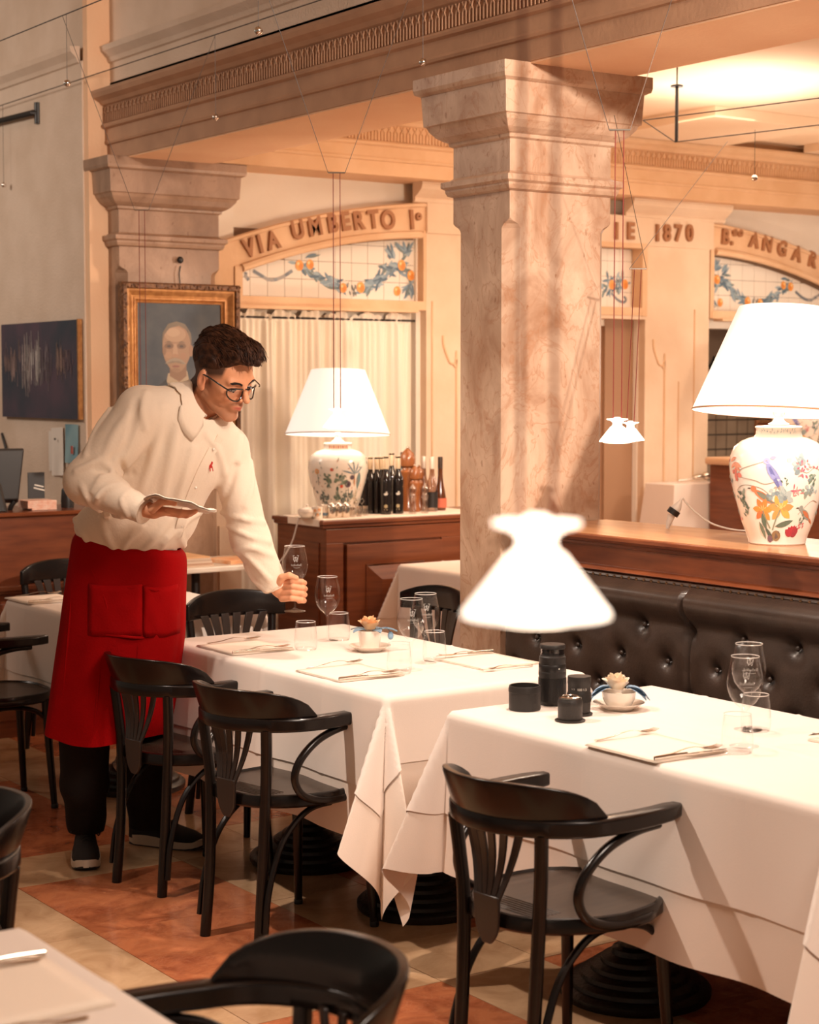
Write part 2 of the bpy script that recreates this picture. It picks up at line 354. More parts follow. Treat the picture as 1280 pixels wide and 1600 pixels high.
# rear wall with arches, lunettes and openings
YW = 8.35; XC = 6.996
outer = lambda u: 2.64-.0723*u-.1027*u*u
inner = lambda u: 2.451-.0394*u-.1365*u*u
struct('wall_rear', MB().box((4.45, 8.447, 2.0), (12.4, 8.6, 2.78)).box((5.86, 8.40, 0), (6.47, 8.6, 2.5)).box((7.53, 8.40, 0), (8.12, 8.6, 2.5)).box((4.4, 8.40, 0), (4.69, 8.6, 2.78)).box((9.30, 8.40, 0), (12.4, 8.6, 2.3)), M['plaster'])
def mir(x, s): return XC+s*(x-XC)
for s, nm in ((1, 'trim_6'), (-1, 'trim_7')):
    mb = MB()
    US = [k/14*1.345 for k in range(15)]
    secs = []
    for u in US:       # band between outer and inner arcs
        x = mir(5.89-u, s); lo = inner(max(u-.021, 0)) if u < 1.18 else 2.11
        hi = outer(u); lo = min(lo+.045, hi-.02) if u < 1.18 else 2.05
        secs.append([(x, YW, lo), (x, YW, hi), (x, 8.46, hi), (x, 8.46, lo)])
    mb.loft(secs)
    struct(nm, mb, M['arch'])
    # raised outer lip and inner lunette moulding
    lip = MB(); n = 24
    pth = [(mir(5.89-1.345*k/n, s), YW-.004, outer(1.345*k/n)+.006) for k in range(n+1)]
    lip.tube(pth, .013, 6, up=(0, 0, 1))
    lip.tube([(mir(5.86-1.15*k/n, s), YW-.004, inner(1.15*k/n)+.028) for k in range(n+1)], .022, 8, up=(0, 0, 1))
    lip.box((min(mir(4.665, s), mir(4.71, s)), YW-.01, 2.06), (max(mir(4.665, s), mir(4.71, s)), YW+.09, 2.26))
    lip.box((min(mir(4.665, s), mir(5.89, s)), YW-.012, 2.058), (max(mir(4.665, s), mir(5.89, s)), YW+.09, 2.108))
    lip.box((min(mir(5.872, s), mir(5.905, s)), YW-.008, 2.06), (max(mir(5.872, s), mir(5.905, s)), YW+.09, 2.50))
    lip.box((min(mir(4.68, s), mir(5.82, s)), YW-.035, 2.043), (max(mir(4.68, s), mir(5.82, s)), YW+.05, 2.058))
    struct('trim_8' if s > 0 else 'trim_9', lip, M['arch'], smooth=True)
struct('wall_rear_jamb', MB().box((4.40, YW+.006, 0), (4.67, 8.45, 2.355)).box((9.32, YW+.006, 0), (9.6, 8.45, 2.355)), M['pila'])
# central block with pilasters, cap mouldings and scrolled panels
cb = MB().box((5.89, YW-.02, 2.49), (8.10, 8.45, 2.665)).box((5.89, YW-.01, 0), (6.455, 8.45, 2.49)).box((7.537, YW-.01, 0), (8.075, 8.45, 2.49)).box((6.4, YW-.015, 2.04), (7.6, 8.45, 2.10))
struct('wall_rear_block', cb, M['pila'])
cap = MB()
for x0, x1 in ((5.80, 6.55), (7.36, 8.19)):
    pr = [(0, 2.655), (.02, 2.66), (.024, 2.675), (.02, 2.682), (.05, 2.70), (.085, 2.725), (.095, 2.75), (.095, 2.764), (0, 2.764)]
    secs = []
    for x, k in ((x0+.075, 0), (x0, 1), (x1, 1), (x1-.075, 0)): secs.append([(x if k else x, 8.345-(o_ if k else 0), z) for o_, z in pr])
    cap.loft([secs[1], secs[2]])
struct('trim_10', cap, M['pila'])
pm = MB()
def scroll(x0, x1, s):   # raised border on the pilaster face
    y = YW-.012; zt = 1.86
    a, b = (x0, x1) if s > 0 else (x1, x0)
    p = [(a, y, 0), (a, y, zt-.16)]+[(a-s*.05*(1-cos(t*pi/2))*1.0, y, zt-.16+.07*sin(t*pi/2)) for t in (.33, .66, 1)]+[(a-s*.09, y, zt+.0), (a-s*.095, y, zt+.06)]
    pm.tube(bez(p, 3), .008, 6)
    pm.tube([(b, y, 0), (b, y, zt+.25)], .006, 6)
scroll(6.10, 5.93, 1); scroll(7.70, 7.95, 1); scroll(6.36, 6.2, -1)
pm.tube([(7.82, YW-.012, 0), (7.82, YW-.012, 1.66)], .005, 6)
# border of the middle lunette
for a, b in (((6.455, 2.10), (6.495, 2.50)), ((7.50, 2.058), (7.541, 2.502)), ((6.457, 2.471), (7.539, 2.501)), ((6.457, 2.062), (7.539, 2.111))):
    pm.box((a[0], YW-.022-.0008*(a[1] > 2.4)-.0016*(a[0] > 7), a[1]), (b[0], 8.449, b[1]))
struct('trim_11', pm, M['arch'], smooth=True)

# lunette tiles, each one a piece; the garland is paint lying on them
def lunette(name, s):
    root = struct(name, MB().box((min(mir(4.70, s), mir(5.87, s)), 8.425, 2.10), (max(mir(4.70, s), mir(5.87, s)), 8.445, 2.47)), M['grout'])
    T = .107; xs = [5.869-T*k for k in range(12)]
    for i in range(len(xs)-1):
        xa, xb = xs[i+1], xs[i]; xa = max(xa, 4.71)
        if xb <= 4.72: continue
        for j in range(4):
            z0 = 2.112+T*.93*j; z1 = z0+T*.93; N_ = 3; top = []
            for k in range(N_+1):
                x = xa+(xb-xa)*k/N_; top.append((x, min(z1, inner(5.869-x)+.005)))
            if max(t[1] for t in top)-z0 < .012: continue
            g = .0012; poly = [(xa+g, z0+g), (xb-g, z0+g)]+[(min(max(x, xa+g), xb-g), max(z-g, z0+.003)) for x, z in reversed(top)]
            mb = MB().prism([(mir(x, s), z) for x, z in poly], 8.420, 8.4255, f=lambda x, y, z: (x, z, y))
            ob('tile', mb, M['tile'], root, False)
    return root
BL = [(.16, .24, .31), (.24, .33, .40), (.10, .16, .22), (.33, .42, .47), (.17, .22, .22)]
OR = (.83, .36, .09); OR2 = (.72, .25, .05); CR = (.86, .62, .30)
def leafpoly(x, z, ang, L, w, bend=0):
    out = []; c, s_ = cos(ang), sin(ang); n = 5
    for k in range(n+1):
        t = k/n; out.append((t*L, w*sin(pi*t)**.8+bend*t*t))
    for k in range(n-1, 0, -1):
        t = k/n; out.append((t*L, -w*sin(pi*t)**.8+bend*t*t))
    return [(x+c*a-s_*b, z+s_*a+c*b) for a, b in out]
def disc(x, z, rx, rz_, n=12): return [(x+rx*cos(2*pi*k/n), z+rz_*sin(2*pi*k/n)) for k in range(n)]
def garland(rr):
    P = []
    def spray(x, z, dirs, L, n, w=.009):
        for k in range(n):
            a = rr.choice(dirs)+rr.uniform(-.5, .5); l = L*rr.uniform(.6, 1.1)
            P.append((leafpoly(x+rr.uniform(-.02, .02), z+rr.uniform(-.015, .015), a, l, w*rr.uniform(.6, 1.1), rr.uniform(-.02, .02)), rr.choice(BL)))
    # swag line in local coords u measured from the right edge of the lunette (X=5.869)
    def sw(pts, n, L=.07):
        for k in range(n):
            t = k/(n-1); q = t*(len(pts)-1); i = min(int(q), len(pts)-2); f = q-i
            x = pts[i][0]*(1-f)+pts[i+1][0]*f; z = pts[i][1]*(1-f)+pts[i+1][1]*f
            d = atan2(pts[i+1][1]-pts[i][1], pts[i+1][0]-pts[i][0])
            for q2 in range(4):
                P.append((leafpoly(x+rr.uniform(-.012, .012), z+rr.uniform(-.018, .018), d+rr.choice((.5, -.5, .2, -.2, 2.7, -2.7)), L*rr.uniform(.6, 1.1), .009, rr.uniform(-.01, .01)), rr.choice(BL)))
    sw([(5.10, 2.31), (5.20, 2.25), (5.31, 2.19), (5.36, 2.175)], 14)
    sw([(5.52, 2.17), (5.60, 2.21), (5.68, 2.28), (5.76, 2.31)], 16)
    sw([(5.76, 2.31), (5.83, 2.25), (5.84, 2.17), (5.83, 2.14)], 12, .06)
    spray(5.13, 2.33, (1.6, 1.2, 2.0, .3, 2.8), .09, 22); spray(5.80, 2.37, (1.5, 1.9, 1.1, .7, 2.3), .09, 26)
    spray(5.72, 2.35, (1.9, 2.4), .07, 8); spray(5.83, 2.20, (-1.5, -2.2, -1), .07, 14)
    # ribbon tail on the far side
    rb = [(5.06, 2.255), (4.99, 2.215), (4.92, 2.20), (4.86, 2.225), (4.80, 2.25), (4.77, 2.225), (4.79, 2.195)]
    rp = bez([(a, 0, b) for a, b in rb], 3)
    for a, b in zip(rp[:-1], rp[1:]):
        d = atan2(b.z-a.z, b.x-a.x); w = .009; nx, nz = -sin(d)*w, cos(d)*w
        P.append(([(a.x+nx, a.z+nz), (a.x-nx, a.z-nz), (b.x-nx, b.z-nz), (b.x+nx, b.z+nz)], rr.choice(((.25, .27, .29), (.35, .33, .32), (.18, .2, .23)))))
    # ribbon knot between fruit
    for k in range(10): P.append((leafpoly(5.44+rr.uniform(-.03, .03), 2.165+rr.uniform(-.015, .02), rr.choice((1.4, 1.8, -1.3, -1.8)), .03, .004), (.14, .15, .15)))
    for x, z, r in ((5.105, 2.285, .026), (5.172, 2.292, .024), (5.385, 2.172, .024), (5.50, 2.178, .027), (5.775, 2.31, .027), (5.838, 2.255, .026), (5.745, 2.165, .024)):
        P.append((disc(x, z, r, r*1.15), OR)); P.append((disc(x+.008, z-.006, r*.55, r*.7), OR2)); P.append((disc(x-.008, z+.009, r*.3, r*.35), CR))
    return P
def paint_on(name, polys, fmap, parent, step=1.2e-5):
    mb = MB(); 
    for i, (p, c) in enumerate(polys):
        e = .0006+i*step
        mb.add([fmap(x, z, e) for x, z in p], [tuple(range(len(p)))], c)
    o = ob(name, mb, M['paint'], parent, False, fix=False); o['kind'] = 'stuff'; return o
def okp(p): return all(4.715 < x < 5.865 and 2.115 < z < inner(5.869-x)-.0 for x, z in p)
rg = random.Random(11)
for s, nm in ((1, 'wall_rear_lunette_left'), (-1, 'wall_rear_lunette_right')):
    root = lunette(nm, s)
    paint_on('painted_garland', [(p, c) for p, c in garland(rg) if okp(p)], lambda x, z, e, s=s: (mir(x, s), 8.420-e, z), root)
# middle lunette (its right half shows past the column)
root = struct('wall_rear_lunette_middle', MB().box((6.49, 8.425, 2.10), (7.505, 8.445, 2.48)), M['grout'])
for i in range(10):
    for j in range(4):
        x0 = 6.497+i*.1; z0 = 2.112+j*.094
        if x0 > 7.49: continue
        ob('tile', MB().box((x0+.001, 8.420, z0+.001), (min(x0+.1, 7.499)-.001, 8.4255, min(z0+.094, 2.468)-.001)), M['tile'], root, False)
pp = []
for sgn in (1, -1):
    for k in range(60):
        t = rg.random(); x = 7.0+sgn*(.02+.42*t); z = 2.24+.05*abs(t-.5)
        if abs(x-7) < .48: pp.append((leafpoly(x, z+rg.uniform(-.03, .03), rg.uniform(0, 6.28), .06, .009), rg.choice(BL)))
    for x, z in ((7.0+sgn*.335, 2.25), (7.0+sgn*.44, 2.255), (7.0+sgn*.10, 2.30)):
        pp.append((disc(x, z, .027, .031), OR)); pp.append((disc(x+.006, z-.006, .015, .02), OR2))
    for k in range(8): pp.append((leafpoly(7.0+sgn*.385+rg.uniform(-.02, .02), 2.24+rg.uniform(-.02, .03), rg.choice((1.4, -1.4)), .03, .004), (.14, .15, .15)))
    rp = bez([(7+sgn*.33, 0, 2.20), (7+sgn*.38, 0, 2.16), (7+sgn*.43, 0, 2.145), (7+sgn*.45, 0, 2.165), (7+sgn*.43, 0, 2.18)], 3)
    for a, b in zip(rp[:-1], rp[1:]):
        d = atan2(b.z-a.z, b.x-a.x); w = .008; nx, nz = -sin(d)*w, cos(d)*w
        pp.append(([(a.x+nx, a.z+nz), (a.x-nx, a.z-nz), (b.x-nx, b.z-nz), (b.x+nx, b.z+nz)], (.2, .22, .25)))
paint_on('painted_garland', [(p, c) for p, c in pp if all(6.5 < x < 7.495 for x, z in p)], lambda x, z, e: (x, 8.420-e, z), root)

# raised lettering
def glyph(ch, x, z, h, ang, parent, depth=.016, m=None, y=YW, wscale=.84):
    cu = bpy.data.curves.new('letter', 'FONT'); cu.body = ch; cu.size = h*1.37; cu.extrude = depth; cu.bevel_depth = .0022; cu.offset = .0032; cu.align_x = 'CENTER'
    t = bpy.data.objects.new('tmp', cu); COL.objects.link(t); dg = bpy.context.evaluated_depsgraph_get(); dg.update()
    me = bpy.data.meshes.new_from_object(t.evaluated_get(dg)); bpy.data.objects.remove(t)
    mt = Matrix.Translation((x, y, z)) @ Matrix.Rotation(ang, 4, (0, -1, 0)) @ Matrix.Rotation(pi/2, 4, 'X') @ Matrix.Diagonal((wscale, 1, 1, 1))
    me.transform(mt); me.materials.clear(); me.materials.append(m or M['letter'])
    o = bpy.data.objects.new('letter', me); COL.objects.link(o); o.parent = parent; return o
wb = bpy.data.objects['trim_6']; wc = bpy.data.objects['trim_7']
def arc_text(s, items, parent):
    for ch, px, py, h in items:     # px,py = foot centre of the letter in the photograph
        p = aty(px, py, YW); u = (5.89-p.x) if s > 0 else (p.x-(2*XC-5.89))
        sl = .0723+.2054*max(u, 0); ang = atan(sl)*(1 if s > 0 else -1)
        glyph(ch, p.x, p.z, h, ang, parent)
arc_text(1, [('V', 391, 400, .092), ('I', 408, 394, .092), ('A', 428, 388, .092), ('U', 466, 372, .098), ('M', 493, 367, .098), ('B', 520, 362, .10), ('E', 540, 359, .10), ('R', 560, 358, .10), ('T', 583, 356, .10), ('O', 606, 357, .10), ('I', 643, 357, .105), ('o', 653, 343, .05)], wb)
arc_text(-1, [('B', 1131, 381, .095), ('.', 1142, 382, .095), ('G', 1146, 368, .040), ('O', 1155, 369, .040), ('A', 1176, 386, .098), ('N', 1196, 392, .098), ('G', 1219, 399, .098), ('A', 1242, 407, .098), ('R', 1266, 416, .098), ('A', 1290, 427, .098)], wc)
blk = bpy.data.objects['wall_rear_block']
for ch, px in (('I', 962), ('E', 984)): p = aty(px, 373, YW-.02); glyph(ch, p.x, p.z, .10, 0, blk, y=YW-.02)
for ch, px in (('1', 1026), ('8', 1041), ('7', 1058), ('0', 1076)): p = aty(px, 376, YW-.02); glyph(ch, p.x, p.z, .10, 0, blk, y=YW-.02)
for x in (6.55, 6.68, 6.80): pass

# openings
struct('door_1', MB().box((6.47, 8.46, 0), (7.53, 8.5, 2.04)), mat('brown_door_paint', (.30, .15, .08), .6, c2=(.36, .19, .10), ns=3), bevel=.004)
struct('door_1_frame', MB().box((7.30, 8.44, 0), (7.535, 8.465, 2.05)), mat('dull_brown_paint', (.36, .20, .11), .6))
# passage seen through the right opening
pas = mat('passage_wall_paint', (.34, .22, .15), .8)
struct('wall_passage', MB().box((8.1, 9.34, 0), (10.4, 9.45, 3)).box((8.08, 8.6, 0), (8.12, 9.34, 3)).box((10.3, 8.6, 0), (10.4, 9.34, 3)), pas)
wn = struct('window_1', MB().box((8.86, 9.30, .86), (9.62, 9.335, 1.62)), mat('leaded_window_frame', (.07, .05, .04), .5))
gl = mat('mottled_leaded_glass', (.40, .28, .19), .15, c2=(.50, .37, .26), ns=5)
for i in range(7):
    for j in range(7):
        x = 8.875+i*.104; z = .875+j*.104
        ob('pane', MB().box((x, 9.292, z), (x+.094, 9.303, z+.094)), gl, wn, False)
dm = MB()
for k, px in enumerate((1104, 1116, 1128)):
    p = aty(px, 572, 9.33); dm.prism([(p.x-.035, p.z), (p.x, p.z-.07), (p.x+.035, p.z), (p.x, p.z+.07)], 9.325, 9.338, f=lambda x, y, z: (x, z, y))
ob('diamond_inlay', dm, M['blackpl'], wn, False)
struct('trim_12', MB().box((8.12, 9.30, 1.60), (10.2, 9.335, 1.625)).box((8.12, 9.3, .82), (10.2, 9.335, .86)), M['blackpl'])

# square marble columns
def marble_column(label, x0, x1, y0, y1, mm):
    t = thing('marble_column', label, 'column', (x0, y0, 0)); w, d = x1-x0, y1-y0
    def lo(r): return -r
    def ring(o, z, ch=0):
        a = (-o, -o, w+o, d+o)
        if ch: return [(a[0]+ch, a[1], z), (a[2]-ch, a[1], z), (a[2], a[1]+ch, z), (a[2], a[3]-ch, z), (a[2]-ch, a[3], z), (a[0]+ch, a[3], z), (a[0], a[3]-ch, z), (a[0], a[1]+ch, z)]
        e = .0015
        return [(a[0]+e, a[1], z), (a[2]-e, a[1], z), (a[2], a[1]+e, z), (a[2], a[3]-e, z), (a[2]-e, a[3], z), (a[0]+e, a[3], z), (a[0], a[3]-e, z), (a[0], a[1]+e, z)]
    ch = .048
    ob('shaft', MB().loft([ring(0, 0, ch), ring(0, 2.20, ch), ring(0, 2.215, ch*.75), ring(0, 2.225, ch*.3), ring(0, 2.235, 0), ring(0, 2.33, 0)]), mm, t, False, .002)
    ob('necking', MB().loft([ring(0, 2.33), ring(.016, 2.336), ring(.022, 2.35), ring(.022, 2.358), ring(.034, 2.366), ring(.034, 2.386), ring(.01, 2.392), ring(0, 2.40)]), mm, t, False, .002)
    ob('capital', MB().loft([ring(0, 2.40), ring(0, 2.512), ring(.012, 2.518), ring(.014, 2.53), ring(.026, 2.535), ring(.045, 2.548), ring(.065, 2.572), ring(.072, 2.588), ring(.080, 2.592), ring(.080, 2.595), ring(.086, 2.70)]), mm, t, False, .002)
    ob('abacus', MB().loft([ring(.088, 2.700), ring(.104, 2.708), ring(.108, 2.722), ring(.108, 2.763)]), mm, t, False, .002)
    ob('plinth', MB().loft([ring(.03, 0), ring(.03, .12), ring(.0, .14)]), mm, t, False)
    return t
marble_column('pale veined marble column with moulded capital behind the blurred lamp', 3.97, 4.44, 5.108, 5.45, M['colm'])
marble_column('brown marble pilaster with moulded capital behind the gilt portrait', 3.97, 4.535, 8.277, 8.45, M['colb'])
# ------------------------------------------------------------------ bentwood chairs
def rail_curve(n=40, yt=.213, xt=.168, xb=-.25, half=.217):
    # horseshoe in plan: arm tip -> back -> arm tip
    pts = [(xt, -yt), (.08, -yt-.008), (-.03, -half), (-.125, -.198), (-.20, -.14), (-.24, -.065), (xb, 0)]
    pts = pts+[(x, -y) for x, y in reversed(pts[:-1])]
    return bez([(x, y, 0) for x, y in pts], 5)
def slab_along(path, z0f, z1f, thf, off=0.0, closed_ends=True):
    # upright board following a plan curve; z0f/z1f/thf(t) give lower edge, upper edge and thickness
    secs = []; n = len(path)
    for i, p in enumerate(path):
        t = i/(n-1); d = (path[min(i+1, n-1)]-path[max(i-1, 0)]); d.z = 0; d.normalize(); nx, ny = d.y, -d.x
        a, b, th = z0f(t), z1f(t), thf(t)/2; h = b-a; s = []
        for (u, v) in ((-1, .12), (-.75, 0), (.75, 0), (1, .12), (1, .88), (.75, 1), (-.75, 1), (-1, .88)):
            s.append((p.x+nx*(th*u+off), p.y+ny*(th*u+off), a+h*v))
        secs.append(s)
    return secs
def seat_outline(n=40, sc=1.0):
    out = []
    for k in range(n):
        a = 2*pi*k/n; c, s = cos(a), sin(a)
        r = 1/((abs(c)**2.6+abs(s)**2.6)**(1/2.6))
        x = r*c*(.215 if c < 0 else .24); y = r*s*.215
        y *= (1.0 if x > 0 else 1.0+.38*x/.215*.6)
        out.append((x*sc, y*sc))
    return out
def seat_parts(t, blk):
    mb = MB(); o1 = seat_outline(); secs = []
    for sc, z in ((.97, .418), (1.0, .424), (1.0, .448), (.985, .455), (.955, .457), (.93, .451)):
        secs.append([(x*sc, y*sc, z) for x, y in o1])
    mb.loft(secs, cap=False); mb.f.append(tuple(range(39, -1, -1))); mb.c.append(None)
    s = ob('seat', mb, blk, t)
    pl = MB(); secs = []
    for k, sc in enumerate((.945, .8, .6, .4, .2, .02)): secs.append([(x*sc, y*sc, .4505-.006*(1-(sc/.945)**2)) for x, y in o1])
    pl.loft(secs, cap=True); ob('seat_panel', pl, M['seatp'], s)
    rb = MB()
    for k in range(7): rb.tube([(-.17+k*.012, -.10, .4505), (-.17+k*.012, .10, .4505)], .0018, 5)
    ob('pressed_ridges', rb, M['seatp'], s)
M['seatp'] = mat('dark_seat_plywood', (.030, .018, .012), .38, c2=(.045, .028, .018), ns=10, stretch=(1, 8, 1), coat=.2)
M['slat'] = mat('dark_brown_slat', (.022, .013, .010), .35, coat=.25)
def leg(t, pts, r, nm='leg'):
    n = len(pts); ob(nm, MB().tube(pts, r, 12), M['black'], t)
    f = pts[0] if pts[0][2] < pts[-1][2] else pts[-1]
def slats(t, xt, zt, xbm, zb, fan, wt=.030, n=6):
    hb = .034
    for k in range(n):
        q = (k-(n-1)/2)/((n-1)/2); secs = []
        for i in range(8):
            f = i/7; z = zb+.10+(zt-zb-.10)*f; g = f**1.1; half = hb+(fan-hb)*g; y = q*half; x = xbm+(xt-xbm)*(f*.65+.25)+.010*sin(pi*f)+.028*(abs(q)**2)*f
            w = half/(n-1)*(.88-.24*f); dx = q*.002
            secs.append([(x-.004, y-w, z), (x+.004, y-w, z), (x+.004, y+w, z), (x-.004, y+w, z)])
        ob('slat', MB().loft(secs), M['slat'], t, bevel=.0012)
    secs = []
    for i in range(10):
        f = i/9; z = zb+.112*f; w = (hb+.0065)*(sin(min(1, .12+f*2.2)*pi/2)**.6)*(.80+.20*min(1, f*1.3)); x = xbm+(xt-xbm)*.25*f
        secs.append([(x-.0046, -w, z), (x+.0046, -w, z), (x+.0046, w, z), (x-.0046, w, z)])
    ob('splat_base', MB().loft(secs), M['slat'], t, bevel=.002)
def armchair():
    t = thing('bentwood_armchair', 'black', 'chair')
    seat_parts(t, M['black'])
    path = rail_curve(); n = len(path)
    def arm(tt): return abs(tt-.5)*2      # 0 back .. 1 tip
    z0 = lambda t_: .648-.0*arm(t_)+.012*max(0, arm(t_)-.6)
    z1 = lambda t_: .690-.004*arm(t_)
    th = lambda t_: .026+.022*min(1, max(0, (arm(t_)-.25)/.4))-.018*max(0, (arm(t_)-.93)/.07)
    secs = slab_along(path, z0, z1, th)
    ob('arm_rail', MB().loft(secs), M['black'], t, bevel=.004)
    sub = [p for i, p in enumerate(path) if arm(i/(n-1)) < .61]
    m = len(sub)
    cz = lambda q: .692+.082*max(0, 1-(abs(q-.5)*2)**4)**.55
    secs = slab_along(sub, lambda q: .686, cz, lambda q: .016+.006*sin(pi*q), off=-.002)
    secs = [[(x-.03*max(0, z-.69)/.08*1.0*(1 if x < 0 else 0), y, z) for x, y, z in s_] for s_ in secs]
    ob('crest_rail', MB().loft(secs), M['black'], t, bevel=.004)
    for s in (-1, 1):
        leg(t, bez([(-.215, s*.122, 0), (-.198, s*.119, .2), (-.188, s*.124, .44), (-.192, s*.134, .56), (-.200, s*.143, .655)], 5), [.0135]+[.0155]*8+[.0175]*13 if 0 else .0165, 'rear_leg')
        leg(t, [(.205, s*.172, 0), (.192, s*.160, .22), (.182, s*.152, .425)], [.0125, .0155, .018], 'front_leg')
        ob('arm_loop', MB().tube(bez([(.105, s*.212, .645), (.02, s*.214, .640), (-.065, s*.212, .615), (-.125, s*.205, .565), (-.14, s*.198, .51), (-.11, s*.198, .46), (-.04, s*.205, .434), (.06, s*.213, .432), (.10, s*.20, .434)], 6), .0118, 10), M['black'], t)
        ob('brace', MB().tube(bez([(-.213, s*.15, .06), (-.196, s*.146, .18), (-.14, s*.14, .31), (-.05, s*.136, .385), (.04, s*.138, .402), (.13, s*.145, .388), (.178, s*.152, .355)], 5), .0095, 8), M['black'], t)
        for x, y in ((-.215, s*.122), (.205, s*.172)): ob('foot_cap', MB().lathe([(.0135, 0), (.0145, .004), (.0145, .014), (.012, .018)], 12, (x, y, 0)), M['iron'], t)
    slats(t, -.240, .662, -.228, .385, .088)
    return t
def sidechair():
    t = thing('bentwood_side_chair', 'black', 'chair')
    seat_parts(t, M['black'])
    path = bez([(-.165, -.215, 0), (-.205, -.15, 0), (-.225, -.07, 0), (-.23, 0, 0), (-.225, .07, 0), (-.205, .15, 0), (-.165, .215, 0)], 5)
    z1 = lambda q: .815+.040*(1-(abs(q-.5)*2)**2.4)
    secs = slab_along(path, lambda q: .752, z1, lambda q: .018)
    ob('crest_rail', MB().loft(secs), M['black'], t, bevel=.003)
    for s in (-1, 1):
        leg(t, bez([(-.24, s*.175, 0), (-.21, s*.165, .22), (-.19, s*.16, .44), (-.20, s*.172, .62), (-.212, s*.182, .76)], 5), .0165, 'rear_leg')
        leg(t, [(.205, s*.172, 0), (.192, s*.160, .22), (.182, s*.152, .425)], [.0125, .0155, .018], 'front_leg')
        ob('brace', MB().tube(bez([(-.213, s*.15, .06), (-.196, s*.146, .18), (-.14, s*.14, .31), (-.05, s*.136, .385), (.04, s*.138, .402), (.13, s*.145, .388), (.178, s*.152, .355)], 5), .0095, 8), M['black'], t)
    slats(t, -.215, .765, -.224, .40, .13)
    return t
AC = armchair(); SCH = sidechair()
AC.location = (2.65, 3.212, 0); AC.rotation_euler = (0, 0, .10)
AC['label'] = 'black bentwood armchair tucked under the table with the camera lenses'
G = 'black bentwood armchairs'
AC['group'] = G
dup(AC, (2.745, 4.62, 0), .19, 'black bentwood armchair at the near end of the middle table, beside the hanging cloth corner', G)
dup(AC, (2.78, 5.30, 0), .185, 'black bentwood armchair right in front of the waiter\'s dark trousers', G)
dup(AC, (2.61, 6.66, 0), -.05, 'black bentwood armchair cut by the left edge of the photo, behind the waiter', G)
dup(AC, (1.258, 2.315, 0), pi-.13, 'blurred black bentwood armchair in the foreground at the bottom edge', G)
dup(AC, (1.20, 3.60, 0), pi+.05, 'black bentwood armchair whose curved back fills the lower left edge', G)
SCH.location = (3.368, 5.86, 0); SCH.rotation_euler = (0, 0, -pi/2-.0)
SCH['label'] = 'black side chair with fanned slats at the far end of the middle table'; SCH['group'] = 'black armless side chairs'
dup(SCH, (3.34, 7.38, 0), -pi/2, 'black side chair standing before the wooden counter at the left', 'black armless side chairs')
dup(SCH, (3.90, 5.72, 0), pi, 'black side chair beside the marble column, in front of the wooden sideboard', 'black armless side chairs')

# ------------------------------------------------------------------ tables and draped cloths
KEYS = [(0, 0, 3), (.10, 4, 8), (.30, 16, 27), (.52, 42, 11), (.78, 70, 27), (.92, 86, 8), (1, 90, 3)]
def drape(a, b, h, ox, oy, res=.0115, seed=1):
    def axis(A, O):
        n = int(round(2*A/.0125)); m = int(round(O/res))
        return np.concatenate([-A-O+np.arange(m)*O/m, np.linspace(-A, A, n), A+np.arange(1, m+1)*O/m])
    xs, ys = axis(a, ox), axis(b, oy); nx, ny = len(xs), len(ys); rr = random.Random(seed)
    ph = [rr.uniform(0, 6) for _ in range(8)]
    T = np.array([k[0] for k in KEYS]); AZ = np.radians([k[1] for k in KEYS])
    p = np.zeros((nx, ny, 3)); rho = .014
    keys = []
    for c in range(4):
        keys.append((AZ, np.radians([k[2]*(1 if k[2] < 4 else rr.uniform(.82, 1.15)) for k in KEYS]), rr.uniform(-.03, .03)))
    def sm(t, V, sh):
        tt = t+sh*sin(pi*t)
        # smooth interpolation between keys
        i = min(np.searchsorted(T, tt, side='right')-1, len(T)-2); f = (tt-T[i])/(T[i+1]-T[i]); f = f*f*(3-2*f); return V[i]*(1-f)+V[i+1]*f
    def hang(r, alpha):   # path over the rounded edge then straight at angle alpha from vertical
        q = rho*(pi/2-alpha)
        if r < q: ang = r/rho; return rho*sin(ang), rho*(1-cos(ang))
        o, d = rho*sin(pi/2-alpha), rho*(1-cos(pi/2-alpha)); e = r-q
        return o+e*sin(alpha), d+e*cos(alpha)
    A2, B2 = a-rho, b-rho
    for i, u in enumerate(xs):
        for j, v in enumerate(ys):
            P, Q = abs(u)-A2, abs(v)-B2; su, sv = (1 if u > 0 else -1), (1 if v > 0 else -1)
            if P <= 0 and Q <= 0: p[i, j] = (u, v, h); continue
            if Q <= 0:
                o, d = hang(P, radians(3)); w = max(0, 1-(abs(v)/B2)**6)*(P*.055)*(sin(v*9+ph[0 if su > 0 else 1])*.6+sin(v*21+ph[2])*.3)
                p[i, j] = (su*(A2+o+w), v, h-d)
            elif P <= 0:
                o, d = hang(Q, radians(3)); w = max(0, 1-(abs(u)/A2)**6)*(Q*.055)*(sin(u*8+ph[3 if sv > 0 else 4])*.6+sin(u*19+ph[5])*.3)
                p[i, j] = (u, sv*(B2+o+w), h-d)
            else:
                r = sqrt(P*P+Q*Q); t = atan2(Q, P)/(pi/2); az, al, sh = keys[(su > 0)*2+(sv > 0)]
                e = min(1, r/.05); aa = sm(t, al, sh)*e+radians(3)*(1-e); zz = sm(t, az, sh); o, d = hang(r, aa)
                p[i, j] = (su*(A2+o*cos(zz)), sv*(B2+o*sin(zz)), h-d)
    return p, xs, ys
